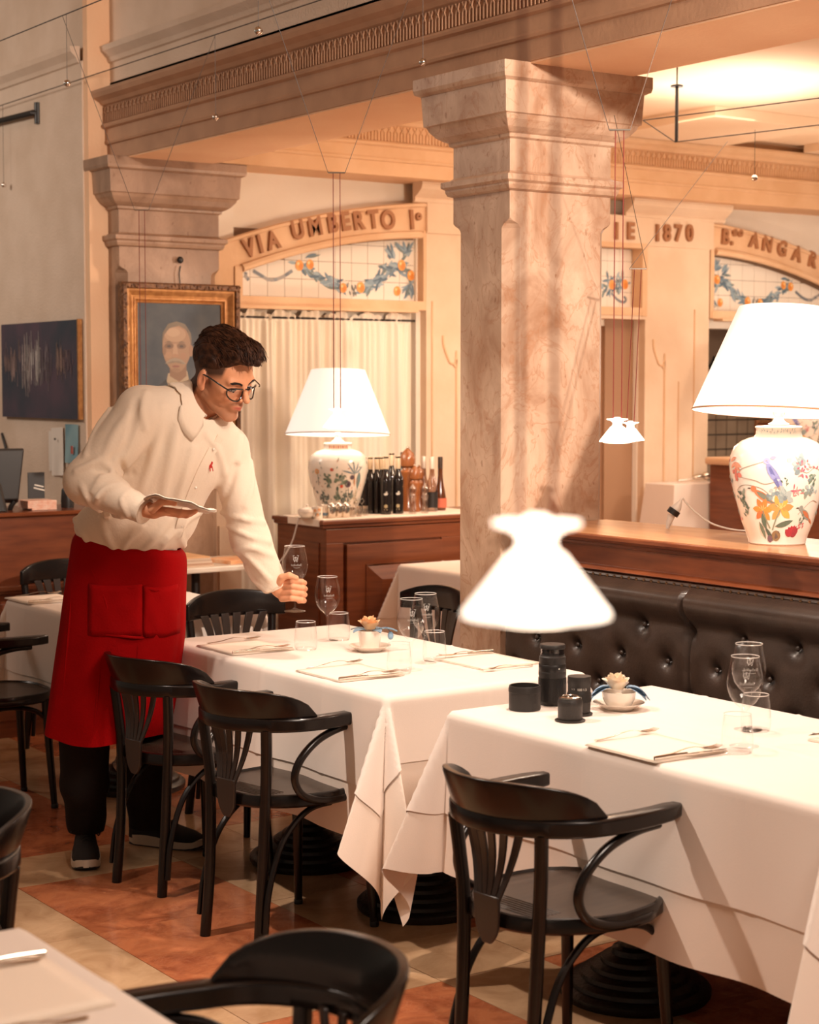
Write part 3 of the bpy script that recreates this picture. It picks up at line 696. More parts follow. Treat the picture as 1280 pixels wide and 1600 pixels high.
def grid_mesh(p, off=0.0, crease=None, xs=None, ys=None):
    nx, ny = p.shape[:2]; gx = np.gradient(p, axis=0); gy = np.gradient(p, axis=1); n = np.cross(gx, gy); n /= np.linalg.norm(n, axis=-1, keepdims=True)+1e-9
    q = p+n*off
    if crease is not None:
        w = np.zeros((nx, ny))
        for c in crease[0]: w += np.exp(-((xs[:, None]-c)/.0075)**2)
        for c in crease[1]: w += np.exp(-((ys[None, :]-c)/.0075)**2)
        q = q+n*(.0026*np.minimum(w, 1))[..., None]
    V = q.reshape(-1, 3); I = np.arange(nx*ny).reshape(nx, ny)
    F = np.stack([I[:-1, :-1], I[1:, :-1], I[1:, 1:], I[:-1, 1:]], -1).reshape(-1, 4)
    me = bpy.data.meshes.new('cloth'); me.from_pydata(V.tolist(), [], F.tolist()); me.update(); return me
SGN = 1
def cloth_pair(a, b, h, under, ov, seed, creases):
    p, xs, ys = drape(a, b, h, under, under, seed=seed)
    mu = grid_mesh(p, 0)
    ix = np.where(np.abs(xs) <= a+ov[0]+1e-6)[0]; iy = np.where(np.abs(ys) <= b+ov[1]+1e-6)[0]
    sub = p[ix[0]:ix[-1]+1, iy[0]:iy[-1]+1]
    mo = grid_mesh(sub, SGN*.0045, creases, xs[ix[0]:ix[-1]+1], ys[iy[0]:iy[-1]+1])
    return mu, mo
HT = .752
big = cloth_pair(.695, .375, HT+.002, .43, (.19, .27), 4, ((-.36, 0, .36), (0.02,)))
big2 = cloth_pair(.695, .375, HT+.002, .43, (.19, .27), 4, ((-.46, -.1, .45), (-.02,)))
small = cloth_pair(.42, .375, HT+.002, .40, (.26, .28), 9, ((-.15, .2), (0.05,)))
def pedestal(parent, x, y):
    c = ob('pedestal', MB().lathe([(.052, .08), (.052, .12), (.043, .13), (.043, .70), (.06, .71)], 20, (x, y, 0)), M['iron'], parent)
    pr = [(0.0, 0), (.200, 0), (.205, .008), (.205, .022), (.198, .03), (.180, .033), (.178, .044), (.170, .050), (.150, .053), (.148, .064), (.140, .070), (.122, .073), (.120, .084), (.112, .090), (.094, .093), (.092, .104), (.084, .11), (.066, .114), (.062, .128), (.05, .134), (0, .134)]
    ob('base', MB().lathe(pr, 40, (x, y, 0)), M['iron'], c)
    ob('spider', MB().box((x-.20, y-.02, .70), (x+.20, y+.02, .722)).box((x-.02, y-.2, .70), (x+.02, y+.2, .722)), M['iron'], c)
def table(cx, cy, lab, labc, labu, L=1.39, W=.75, peds=((0, -.34), (0, .34)), mesh=None, rz=pi/2, over=True):
    t = thing('dining_table', lab, 'table', (cx, cy, 0), 0, 'tables in the row along the banquette' if cx > 2 else None)
    ob('table_top', MB().box((-W/2+.015, -L/2+.015, .722), (W/2-.015, L/2-.015, HT-.001)), M['wood'], t, False, .006)
    for x, y in peds: pedestal(t, x, y)
    mu, mo = mesh
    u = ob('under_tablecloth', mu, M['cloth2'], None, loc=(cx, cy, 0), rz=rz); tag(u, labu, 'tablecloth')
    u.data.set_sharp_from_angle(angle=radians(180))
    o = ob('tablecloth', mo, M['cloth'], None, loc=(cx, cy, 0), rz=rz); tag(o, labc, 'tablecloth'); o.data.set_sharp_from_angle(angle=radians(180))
    return t
table(3.215, 4.915, 'middle restaurant table on stepped iron pedestals, served by the waiter', 'upper white cloth of the table the waiter is setting', 'lower white cloth hanging in a long point beside the second armchair', mesh=big)
table(3.225, 3.245, 'nearest long table on stepped iron pedestals, camera lenses on it', 'upper white cloth under the camera lenses, nearest table', 'lower white cloth of the nearest table, its corner touching the middle cloth', mesh=big2, rz=-pi/2)
table(3.225, 6.63, 'farthest small table with one iron pedestal, behind the waiter', 'upper white cloth of the table behind the waiter, left', 'lower white cloth of the table behind the waiter, left', L=.84, peds=((0, 0),), mesh=small)
table(.76, 2.06, 'blurred foreground table at the bottom left corner', 'blurred white cloth in the bottom left foreground corner', 'lower white cloth of the blurred foreground table', mesh=big)
table(5.42, 6.95, 'table standing behind the marble column, in front of the sideboard', 'white cloth edge showing left of the marble column above the side chair', 'lower white cloth of the table behind the marble column', L=.84, peds=((0, 0),), mesh=small, rz=0)

# ------------------------------------------------------------------ banquette with tufted leather back
bq = thing('banquette', 'brown leather banquette with buttoned back, nail trim and wooden shelf top', 'banquette', (4.2, 3.5, 0))
def B(v): return (v[0]-4.2, v[1]-3.5, v[2])
Y0, Y1 = 1.6, 5.10
def bxo(mb, lo, hi): return mb.box(B(lo), B(hi))
ob('carcass', bxo(MB(), (4.0, Y0, 0), (4.40, Y1, 1.10)), M['woodh'], bq, False, .003)
sec = [(3.975, 1.015), (3.965, 1.022), (3.972, 1.03), (3.984, 1.036), (3.984, 1.098), (3.972, 1.103), (3.968, 1.112), (3.952, 1.118), (3.946, 1.126), (3.946, 1.137), (3.95, 1.14), (4.43, 1.14), (4.435, 1.13), (4.40, 1.10), (4.05, 1.08), (4.05, 1.015)]
ob('shelf_moulding', MB().loft([[B((x, y, z)) for x, z in sec] for y in (Y0, Y1)]), M['woodh'], bq, False, .0015)
ob('shelf_top', MB().box(B((3.955, Y0, 1.1385)), B((4.425, Y1, 1.1415))), M['woodt'], bq, False)
st = MB(); y = Y0
st.tube([B((3.962, Y0, 1.008)), B((3.962, Y1, 1.008))], .0075, 8)
ob('trim_band', st, M['leather'], bq)
sd = MB()
while y < Y1-.02:
    sd.ball(B((3.955, y, 1.008)), (.004, .007, .005), 6, 4); y += .036
o = ob('nail_trim', sd, M['brass'], bq); o['kind'] = 'stuff'
btn = []
k0 = 4.924
for k in range(-1, 15):
    for zz, off in ((.757, 0), (.865, -.1115+.0)): btn.append((k0+off-.2235*k, zz))
    btn.append((k0-.1115-.2235*k, .648)); btn.append((k0-.2235*k, .54))
def leather(ya, yb):
    ys = np.arange(ya, yb+.001, (yb-ya)/max(2, int((yb-ya)/.0125))); zs = np.linspace(.44, 1.012, 52); V = []
    for y in ys:
        for z in zs:
            e = min(y-ya, yb-y)
            out = .045
            t = (z-.90)/.11
            if z > .885: out += .035*sin(min(1, (z-.885)/.075)*pi/2) if z < .96 else .035*cos((z-.96)/.052*pi/2)
            out *= (1-exp(-max(e, 0)/.005))*.3+.7
            if z > .96: out = min(out, .075*cos((z-.96)/.052*pi/2)+.012)
            for by, bz in btn:
                d2 = ((y-by)/1.0)**2+((z-bz)*1.0)**2
                if d2 < .006: out -= .026*exp(-d2/.00028)+.012*exp(-d2/.0016)
            V.append(B((3.985-out, y, z)))
    n, m = len(ys), len(zs)
    F = [(i*m+j, i*m+j+1, (i+1)*m+j+1, (i+1)*m+j) for i in range(n-1) for j in range(m-1)]
    mb = MB(); mb.add(V, F); return mb
for ya, yb in ((4.15, 5.10), (3.03, 4.15), (1.9, 3.03)):
    pnl = ob('back_cushion', leather(ya, yb), M['leather'], bq)
    for by, bz in btn:
        if ya+.02 < by < yb-.02 and bz > .6:
            ob('button', MB().ball(B((3.955, by, bz)), (.006, .0095, .0095), 10, 6), M['blackpl'] if 0 else M['leather'], pnl)
ob('seat_cushion', MB().box(B((3.69, 1.9, .36)), B((3.97, 5.06, .46))), M['leather'], bq, False, .02)
ob('seat_front', MB().box(B((3.72, 1.9, 0)), B((3.97, 5.04, .36))), mat('dark_red_base_wood', (.07, .014, .007), .5), bq, False, .004)

# ------------------------------------------------------------------ sideboard with splayed panel door
sb = thing('sideboard', 'dark reddish wooden sideboard with raised panel door, behind the middle table', 'sideboard', (4.70, 7.52, 0))
ob('carcass', MB().box((0, 0, 0), (1.55, .46, .935)), M['wood'], sb, False, .003)
ob('worktop', MB().loft([[(x0, y0, z) for x0, y0 in ((-o_, -o_), (1.57, -o_), (1.57, .46), (-o_, .46))] for o_, z in ((.004, .93), (.02, .938), (.02, .95), (.032, .956), (.032, .97), (.028, .974))]), M['wood'], sb, False)
ob('frame_moulding', MB().box((0.0, -.012, .86), (1.55, 0, .93)).box((0, -.012, 0), (.10, 0, .86)).box((.70, -.012, 0), (.83, 0, .86)).box((.10, -.012, 0), (.70, 0, .10)).box((.83, -.012, 0), (1.55, 0, .1)), M['wood'], sb, False, .002)
for x0, x1 in ((.115, .695), (.84, 1.42)):
    d = ob('door', MB().box((x0, -.022, .11), (x1, -.003, .85)), M['wood'], sb, False, .002)
    a0, a1, c0, c1 = x0+.115, x1-.115, .20, .745
    fr = MB()
    fr.tube([(a0, -.024, c0), (a1, -.024, c0), (a1, -.024, c1), (a0, -.024, c1), (a0, -.024, c0)], .006, 6)
    ob('panel_moulding', fr, M['blackpl'] if 0 else M['wood'], d)
    i = .075
    ob('raised_panel', MB().loft([[(a0+.008, -.0225, c0+.008), (a1-.008, -.0225, c0+.008), (a1-.008, -.0225, c1-.008), (a0+.008, -.0225, c1-.008)], [(a0+i, -.052, c0+i), (a1-i, -.052, c0+i), (a1-i, -.052, c1-i), (a0+i, -.052, c1-i)]]), M['wood'], d, False)
ob('side_panel', MB().box((-.008, .05, .08), (0, .42, .86)), M['wood'], sb, False, .002)
# ------------------------------------------------------------------ waiter counter with till screen
ct = thing('service_counter', 'reddish wooden service counter at the left behind the waiter', 'counter', (3.0, 7.9, 0))
ob('carcass', MB().box((-1.2, 0, 0), (.80, .40, 1.03)), M['woodh'], ct, False, .003)
ob('counter_top', MB().loft([[(-1.22-o_, -o_, z), (.81+o_, -o_, z), (.81+o_, .42, z), (-1.22-o_, .42, z)] for o_, z in ((.01, 1.028), (.028, 1.036), (.03, 1.048), (.026, 1.052))]), M['woodh'], ct, False)
ob('ledge_moulding', MB().box((-1.2, -.03, .690), (.80, 0, .712)).box((-1.2, -.018, .676), (.80, 0, .69)), M['wood'], ct, False, .002)
ob('front_panel', MB().box((-1.1, -.01, .08), (-.1, 0, .63)).box((0, -.01, .08), (.75, 0, .63)), M['wood'], ct, False, .004)
# ------------------------------------------------------------------ curtain, picture frames, wall papers
def curtain():
    t = thing('curtain', 'cream gathered curtain with ruffled top hanging below the left arch', 'curtain', (4.69, 8.395, 0))
    n = 420; W_ = 1.13; rr = random.Random(5); V = []; zs = [.02, .5, 1.0, 1.5, 1.8, 1.93, 1.975, 1.99, 2.0, 2.01, 2.03]
    ph = [rr.uniform(0, 6) for _ in range(6)]
    for k in range(n):
        x = W_*k/(n-1)
        for i, z in enumerate(zs):
            g = max(0, (z-1.5)/.5); big = .020*sin(x*38+ph[0]+1.2*sin(x*7+ph[1]))+.012*sin(x*61+ph[2]); fine = .009*sin(x*170+ph[3]+sin(x*30))
            y = big*(1-.6*g)+fine*(.3+.7*g)
            if z == 1.99 or z == 2.0: y *= .3
            zz = z+(.016*sin(x*34+ph[4])+.01*sin(x*77)+.004*sin(x*190) if z > 2.005 else 0)
            V.append((x, y-.0, zz))
    m = len(zs); F = [(i*m+j, (i+1)*m+j, (i+1)*m+j+1, i*m+j+1) for i in range(n-1) for j in range(m-1)]
    ob('curtain_panel', MB().add(V, F), M['curtain'], t)
    ob('curtain_rod', MB().tube([(-.02, .0, 2.0), (1.16, .0, 2.0)], .006, 8), M['iron'], t)
    return t
curtain()
struct('window_2', MB().box((4.69, 8.45, 0), (5.86, 8.47, 2.06)), mat('pale_window_backing', (.75, .62, .48), .8))

def rect_frame(parent, name, x0, x1, z0, z1, prof, m, y, bevel=0):
    # prof: (inset, out) polyline from the outer edge inwards; front faces -Y
    mb = MB(); secs = []
    for cx, cz, sx, sz in ((x0, z0, 1, 1), (x1, z0, -1, 1), (x1, z1, -1, -1), (x0, z1, 1, -1), (x0, z0, 1, 1)):
        secs.append([(cx+sx*i_, y-o_, cz+sz*i_) for i_, o_ in prof])
    mb.loft(secs, cap=False, closed=False); return ob(name, mb, m, parent, False, bevel)
pf = thing('framed_portrait', 'oil portrait of a grey moustached man in a gilt frame on the marble pilaster', 'painting', (3.955, 8.262, 1.30))
W_, H_ = .675, .853
rect_frame(pf, 'outer_frame', 0, W_, 0, H_, [(0, 0), (0, .035), (.008, .045), (.028, .045), (.034, .03)], M['giltd'], 0)
rect_frame(pf, 'gilt_frame', .03, W_-.03, .03, H_-.03, [(0, .0), (0, .034), (.012, .036), (.035, .018), (.045, .016), (.048, .022), (.052, .022), (.054, .012)], M['gilt'], 0)
rect_frame(pf, 'inner_frame', .08, W_-.08, .08, H_-.08, [(0, 0), (0, .016), (.005, .018), (.012, .010), (.016, .014), (.020, .012), (.022, .004)], M['gilt'], 0)
orn = MB(); ro = random.Random(2)
for k in range(150):
    e = k % 4; t_ = ro.random(); i_ = .018+ro.uniform(-.008, .008)
    x, z = ((t_*W_, i_), (t_*W_, H_-i_), (i_, t_*H_), (W_-i_, t_*H_))[e]
    orn.ball((x, -.046, z), (ro.uniform(.004, .009), .006, ro.uniform(.004, .009)), 6, 4)
o = ob('carved_ornament', orn, M['giltd'], pf); o['kind'] = 'stuff'
ob('canvas', MB().box((.09, -.006, .09), (W_-.09, 0, H_-.09)), mat('dark_blue_canvas', (.045, .055, .07), .6, c2=(.075, .082, .09), ns=9, nd=6), pf, False)
def portrait():
    P = []
    cx = .335; E = lambda x, z, rx, rz_, c, n=20: P.append((disc(x, z, rx, rz_, n), c))
    def poly(c, *pts): P.append((list(pts), c))
    poly((.028, .032, .042), (.14, .10), (.15, .16), (.20, .225), (.27, .262), (.30, .285), (.37, .285), (.41, .262), (.49, .22), (.54, .15), (.55, .10))
    poly((.50, .38, .25), (.298, .30), (.292, .272), (.315, .215), (.335, .21), (.362, .232), (.385, .278), (.378, .31))
    poly((.016, .016, .022), (.318, .245), (.336, .262), (.356, .246), (.362, .20), (.31, .20)); poly((.012, .012, .017), (.30, .235), (.336, .252), (.37, .236), (.366, .216), (.336, .232), (.304, .214))
    poly((.30, .16, .09), (.305, .33), (.375, .335), (.375, .29), (.345, .268), (.305, .29))
    hd = [(cx+.060*cos(a)*(1 if sin(a) > 0 else 1-.22*sin(-a)**2), .395+.092*sin(a)) for a in [2*pi*k/28 for k in range(28)]]
    poly((.40, .23, .135), *hd)
    E(cx+.060, .385, .010, .022, (.36, .19, .11)); E(cx-.052, .385, .008, .018, (.30, .16, .09))
    E(cx-.006, .445, .045, .028, (.50, .31, .19)); E(cx-.014, .452, .028, .016, (.58, .38, .24))
    poly((.21, .15, .10), (cx-.062, .41), (cx-.058, .45), (cx-.035, .484), (cx, .494), (cx+.036, .484), (cx+.060, .45), (cx+.064, .405), (cx+.055, .43), (cx+.045, .462), (cx+.01, .478), (cx-.03, .468), (cx-.05, .445))
    for s in (-1, 1):
        E(cx-.006+s*.026, .402, .019, .011, (.22, .115, .065)); E(cx-.006+s*.026, .401, .008, .0045, (.07, .04, .03)); poly((.13, .085, .06), (cx-.006+s*.010, .412), (cx-.006+s*.026, .420), (cx-.006+s*.046, .413), (cx-.006+s*.026, .4155))
    poly((.52, .32, .20), (cx-.012, .41), (cx-.001, .41), (cx+.006, .368), (cx-.018, .366)); E(cx-.006, .366, .014, .007, (.45, .24, .14)); E(cx-.034, .368, .014, .013, (.46, .26, .15)); E(cx+.028, .366, .013, .013, (.42, .22, .13))
    poly((.36, .28, .20), (cx-.050, .337), (cx-.030, .352), (cx-.006, .358), (cx+.018, .352), (cx+.040, .335), (cx+.022, .334), (cx-.006, .345), (cx-.034, .334)); poly((.27, .19, .13), (cx-.044, .337), (cx-.02, .346), (cx-.006, .345), (cx+.008, .346), (cx+.034, .336), (cx+.015, .337), (cx-.006, .341), (cx-.026, .337))
    E(cx-.004, .326, .016, .004, (.30, .11, .08))
    E(cx-.004, .312, .018, .008, (.34, .19, .11))
    return P
paint_on('painted_portrait', [([(min(.584, max(.092, .32+(x-.335)*1.36)), max(.092, .535+(z-.40)*1.36)) for x, z in p], tuple(v*.66 for v in c)) for p, c in portrait()], lambda x, z, e: (x, -.0062-e, z), pf)
ob('hanging_chain', MB().tube([(.34, -.01, H_), (.335, -.012, H_+.05), (.345, -.008, H_+.09)], .004, 6).ball((.342, -.012, H_+.12), (.018, .012, .018), 10, 8), M['iron'], pf)

pw = thing('canvas_painting', 'unframed dark canvas with pale vertical streaks on the left wall', 'painting', (3.857, 8.49, 1.465))
ob('canvas', MB().box((-.022, 0, 0), (-.001, 1.0, .505)), mat('night_canvas', (.03, .04, .06), .6, c2=(.09, .055, .08), ns=3, nd=5), pw, False)
ob('canvas_edge', MB().box((-.024, -.012, 0), (0, 0, .508)), M['gilt'], pw, False)
sk = []; rs_ = random.Random(8)
for k in range(34):    # soft brushed background bands
    z = .12+.38*k/34; sk.append(([(0.0, z), (1.0, z), (1.0, z+.012), (0.0, z+.012)], (.05+.07*exp(-((z-.36)/.06)**2), .055+.03*exp(-((z-.36)/.06)**2), .075+.05*exp(-((z-.36)/.06)**2))))
for cx, sc, c in ((.93, .5, (.35, .22, .20)), (.82, .7, (.40, .27, .25)), (.66, 1.0, (.55, .45, .42)), (.54, 1.0, (.75, .68, .64)), (.40, .7, (.25, .2, .22)), (.22, .8, (.40, .26, .22)), (.12, .5, (.20, .13, .15))):
    for k in range(34):
        x = cx+rs_.gauss(0, .032)*1.3; z = .30+rs_.gauss(0, .05)*sc; l = rs_.uniform(.02, .10)*sc; w = rs_.uniform(.0015, .004)
        f = rs_.uniform(.3, 1.0); sk.append(([(x-w, z-l), (x+w, z-l*.9), (x+w*.6, z+l), (x-w*.6, z+l*.9)], tuple(v*f for v in c)))
paint_on('painted_streaks', [(p, c) for p, c in sk if all(0.005 <= x <= .995 and .005 < z < .5 for x, z in p)], lambda x, z, e: (-.0222-e, x, z), pw)
def wallpaper(name, label, px, py, w, h, tilt, m, cat='paper'):
    p = atx(px, py, 3.855); t = thing(name, label, cat, p)
    a = cos(tilt); b = sin(tilt)
    mb = MB(); n = 6; V = []
    for i in range(n+1):
        for j in range(n+1):
            u = -w/2+w*i/n; v = -h*j/n; V.append((-.004-.012*(j/n)**2*(.5+.5*sin(i)), u*a-v*b, u*b+v*a))
    F = [(i*(n+1)+j, (i+1)*(n+1)+j, (i+1)*(n+1)+j+1, i*(n+1)+j+1) for i in range(n) for j in range(n)]
    ob('sheet', mb.add(V, F), m, t); return t
pm_ = mat('pale_note_paper', (.78, .70, .62), .8)
t = wallpaper('paper_note', 'long white notes pinned to the left wall beside the waiter\'s elbow', 90, 668, .15, .25, -.05, pm_); ob('sheet', MB().box((-.003, -.01, -.23), (-.002, .11, -.02)), pm_, t, False); ob('pin', MB().ball((-.02, -.01, -.06), .006, 8, 6), M['iron'], t)
t = wallpaper('postcard', 'blue postcard pinned to the left wall near the waiter\'s shoulder', 113, 663, .16, .20, 0, mat('blue_card_print', (.13, .28, .36), .5, c2=(.28, .44, .48), ns=4), 'postcard')
ob('printed_figure', MB().box((-.022, -.045, -.15), (-.018, -.025, -.11)), mat('red_print', (.4, .08, .05), .6), t, False)

# ------------------------------------------------------------------ cable lighting
def cable(name, label, a, b, grp='suspension cables'):
    return tag(ob(name, MB().tube([a, b], .0026, 6), M['cabdk']), label, 'cable', None)
cable('suspension_cable', 'tensioned dark cable crossing the very top left corner', (3.11, -1.5, 3.15), (3.11, 10.5, 3.15))
cable('suspension_cable', 'tensioned dark cable crossing above the marble pilaster at upper left', (3.82, -1.5, 3.15), (3.82, 10.5, 3.15))
pa, pb, pc, pd = atd(1005, 188, 8.2), atd(1055, 222, 8.6), atd(1290, 152, 7.9), atd(1290, 194, 8.1)
post = thing('cable_post', 'thin black post hanging from the dining ceiling right of the marble column', 'cable post', atd(1058, 136, 8.6))
dz = post.location.z-pb.z
ob('rod', MB().tube([(0, 0, -dz), (0, 0, 0)], .008, 8), M['blackpl'], post); ob('rosette', MB().lathe([(.03, 0), (.03, .008), (.012, .012)], 14), M['blackpl'], post)
ob('extension', MB().tube([(0, 0, 0), (0, 0, 3.15-post.location.z)], .004, 6), M['blackpl'], post)
cable('suspension_cable', 'thin brown cable running to the right from the column capital', pa, pc)
cable('suspension_cable', 'thin brown cable running right from the foot of the ceiling post', pb, pd)
cable('suspension_cable', 'short stay between the capital and the foot of the ceiling post', pa, pb)
def pendant(label, x, y, zr, zc, tops, s=.105, lean=(0, 0), cordm=None):
    t = thing('pendant_lamp', label, 'lamp', (x, y, zr)); k = s/.105
    sh = MB().lathe([(r*k, z*k) for r, z in ((.0525, 0), (.0518, .003), (.0205, .043), (.0145, .047), (.0135, .056), (.020, .061), (.031, .064), (.031, .067), (.012, .068), (.0, .068))], 40, cap=False)
    ob('lamp_shade', sh, M['glow'], t); ob('diffuser', MB().lathe([(.05*k, .001), (.03*k, -.004*k), (0, -.005*k)], 32, cap=False), M['glow'], t)
    ob('bulb_collar', MB().lathe([(.010*k, .060*k), (.010*k, .070*k), (.005*k, .072*k), (0, .072*k)], 16), M['glow'], t)
    for q in (-1, 1): ob('cord', MB().tube([(q*.012*RT[0], q*.012*RT[1], .066*k), (q*.012*RT[0]+lean[0], q*.012*RT[1]+lean[1], zc-zr)], .0016, 6), M['cord'], t)
    bx_, by_ = lean
    ob('spreader', MB().tube([(bx_-.03*RT[0], by_-.03*RT[1], zc-zr), (bx_+.03*RT[0], by_+.03*RT[1], zc-zr)], .003, 6), M['metal'], t)
    for q, tp in zip((-1, 1), tops): ob('stay_wire', MB().tube([(bx_+q*.03*RT[0], by_+q*.03*RT[1], zc-zr), (tp[0]-x, tp[1]-y, tp[2]-zr)], .0011, 5), M['cabdk'], t)
    return t
M['glow'] = shademat('lit_opal_shade', (1, .84, .68), 1.9)
gw = M['glow']
lights = [('small lit pendant lamp hanging in front of the big lampshade at the left', 3.46, 5.45, 1.49, 2.39, ((3.11, 5.45), (3.82, 5.45))),
          ('small lit pendant lamp hanging at the right edge of the marble column', 3.47, 3.955, 1.478, 2.37, ((3.11, 3.95), (3.82, 3.95))),
          ('pendant lamp on red cords whose shade hides behind the waiter\'s head', 3.46, 6.99, 1.50, 2.38, ((3.11, 6.99), (3.82, 6.99)))]
for lab, x, y, zr, zc, tp in lights:
    pendant(lab, x, y, zr, zc, [(a, b, 3.15) for a, b in tp])
    lamp('pendant_bulb', 'POINT', (x, y, zr-.05), 2.5, WARM, .04)
p = atd(838, 962, 1.3)
pendant('large blurred lit pendant lamp right in front of the camera', p.x, p.y, p.z, 2.6, [(p.x-.3, p.y, 3.4), (p.x+.3, p.y, 3.4)], .108)
lamp('pendant_bulb', 'POINT', (p.x, p.y, p.z-.05), 1.2, WARM, .04)
p = atd(985, 688, 6.0); q = atd(997, 420, 6.35)
pendant('small lit pendant partly hidden behind the lamp at the column\'s edge', p.x, p.y, p.z, q.z, [tuple(atd(1137, 221, 8.3)), tuple(atd(960, 180, 6.1))], .095, (q.x-p.x, q.y-p.y))
def ballwt(label, px, py, X, Yc=None, ptop=None):
    b = atx(px, py, X) if not ptop else ptop[0]
    t = thing('counterweight_ball', label, 'weight', b)
    ob('ball', MB().ball((0, 0, 0), .0145, 20, 14), M['chrome'], t)
    top = (ptop[1]-b) if ptop else Vector((0, 0, 3.15-b.z))
    ob('wire', MB().tube([(0, 0, .012), tuple(top)], .0011, 5), M['cabdk'], t)
ballwt('small chrome ball hanging below the top left cable', 105, 130, 3.11)
ballwt('small chrome ball hanging in front of the left part of the fluted beam', 337, 183, 3.82)
ballwt('small chrome ball hanging near the top edge, above the fluted beam', 404, 48, 3.11)
ballwt('small chrome ball hanging in front of the beam beside the column capital', 661, 97, 3.82)
ballwt('small chrome ball hanging at the far left edge beside the wall bracket', 6, 289, 3.82)
tb = min((pb.lerp(pd, k/400) for k in range(401)), key=lambda v: abs((v.x*RT[0]+v.y*RT[1])/(v.x*FW[0]+v.y*FW[1])-535/2827))
ballwt('small chrome ball hanging in the dining room at the right', 0, 0, 0, ptop=(tb-Vector((0, 0, .205)), tb+Vector((0, 0, .012))))
wb_ = thing('wall_bracket', 'black round-ended bracket bar at the left edge', 'bracket', atx(60, 177, 3.86))
ob('bar', MB().tube([(-.01, 0, 0), (-.03, 0, 0), (-.03, 1.2, .03)], .016, 10), M['blackpl'], wb_); ob('plate', MB().tube([(-.004, 0, -.055), (-.004, 0, .055)], .018, 12), M['blackpl'], wb_)

# ------------------------------------------------------------------ painted porcelain table lamps
VP = [(0, 0), (.086, 0), (.090, .004), (.090, .010), (.096, .03), (.112, .07), (.124, .115), (.139, .165), (.149, .210), (.152, .250), (.149, .280), (.138, .306), (.116, .324), (.092, .334), (.076, .338), (.072, .344), (.070, .360), (.074, .368), (.070, .372), (.03, .374), (0, .374)]
def vr(z):
    for (r0, z0), (r1, z1) in zip(VP[1:-2], VP[2:-1]):
        if z0 <= z <= z1 and z1 > z0: return r0+(r1-r0)*(z-z0)/(z1-z0)
    return .07
def vase_lamp(label, loc, deco, tilt, shade=True, seed=0, glow=3.0):
    t = thing('table_lamp', label, 'lamp', loc)
    v = ob('vase', MB().lathe(VP, 64), M['porc'], t)
    view = atan2(-loc[1], -loc[0])     # decorated side turned towards the room
    def fm(x, z, e):
        r = vr(min(max(z, .004), .368))+.0008+e*.6; a = view+x/.148; return (r*cos(a), r*sin(a), z)
    paint_on('painted_decoration', deco, fm, v, 4e-6)
    if shade:
        ob('neck', MB().lathe([(.03, .372), (.034, .378), (.020, .386), (.012, .40), (.018, .408), (.020, .416), (.012, .424), (.012, .50), (0, .50)], 20), M['porc'], t)
        S = MB(); n = 64; secs = []
        for r, z in ((.268, .413), (.268, .4145), (.138, .742), (.136, .742), (.266, .413)): secs.append([(r*cos(2*pi*k/n), r*sin(2*pi*k/n), z) for k in range(n)])
        S.loft(secs, cap=False)
        so = ob('lamp_shade', S, shademat('lit_fabric_shade', (1.0, .90, .80), glow), t)
        tr = ob('shade_trim', MB().lathe([(.2695, .411), (.2695, .4165), (.268, .4165)], 64, cap=False), mat('tan_shade_trim', (.35, .17, .08), .7), so)
        ob('lining_ring', MB().lathe([(.267, .412), (.15, .45), (.10, .46)], 48, cap=False), shademat('glowing_shade_lining', (1, .93, .82), glow*1.6), so)
        ob('bulb', MB().ball((0, 0, .53), .03, 14, 10), M['glow'], so)
        # the shade sits a little askew
        ax = Vector((RT[0], RT[1], 0)); piv = Vector((0, 0, .5)); mt = Matrix.Translation(piv) @ Matrix.Rotation(radians(-tilt[0]), 4, ax) @ Matrix.Rotation(radians(tilt[1]), 4, Vector((FW[0], FW[1], 0))) @ Matrix.Translation(-piv)
        so.matrix_local = mt
        l = lamp('table_lamp_bulb', 'POINT', (loc[0], loc[1], loc[2]+.47), 2.2, WARM, .05)
        l2 = lamp('table_lamp_bulb', 'POINT', (loc[0], loc[1], loc[2]+.66), 2, WARM, .05)
    return t
rv = random.Random(21)
def petal(x, z, ang, L, w, c): return (leafpoly(x, z, ang, L, w, 0), c)
def lily(x, z, s, c=(.80, .22, .06)):
    P = []
    for k in range(6): P.append(petal(x, z, pi/2+(k-2.5)*.95+rv.uniform(-.1, .1), .032*s, .008*s, (c[0]*rv.uniform(.85, 1.1), c[1]*rv.uniform(.8, 1.5), c[2])))
    for k in range(4): P.append(petal(x, z, pi/2+(k-1.5)*.6, .016*s, .0012*s, (.9, .6, .25)))
    return P
def stroke(pts, w, c): 
    P = []; q = bez([(a, 0, b) for a, b in pts], 4)
    for a, b in zip(q[:-1], q[1:]):
        d = atan2(b.z-a.z, b.x-a.x); nx, nz = -sin(d)*w, cos(d)*w; P.append(([(a.x+nx, a.z+nz), (a.x-nx, a.z-nz), (b.x-nx, b.z-nz), (b.x+nx, b.z+nz)], c))
    return P
def cluster(x, z, n, R, L, w, cols):
    return [petal(x+rv.gauss(0, R), z+rv.gauss(0, R), rv.uniform(0, 6.28), L*rv.uniform(.7, 1.2), w, rv.choice(cols)) for _ in range(n)]
GR = [(.18, .24, .17), (.28, .33, .27), (.10, .15, .12)]; BG = [(.30, .38, .38), (.42, .48, .46), (.22, .28, .30)]; PK = [(.62, .20, .20), (.72, .34, .32), (.5, .12, .18)]
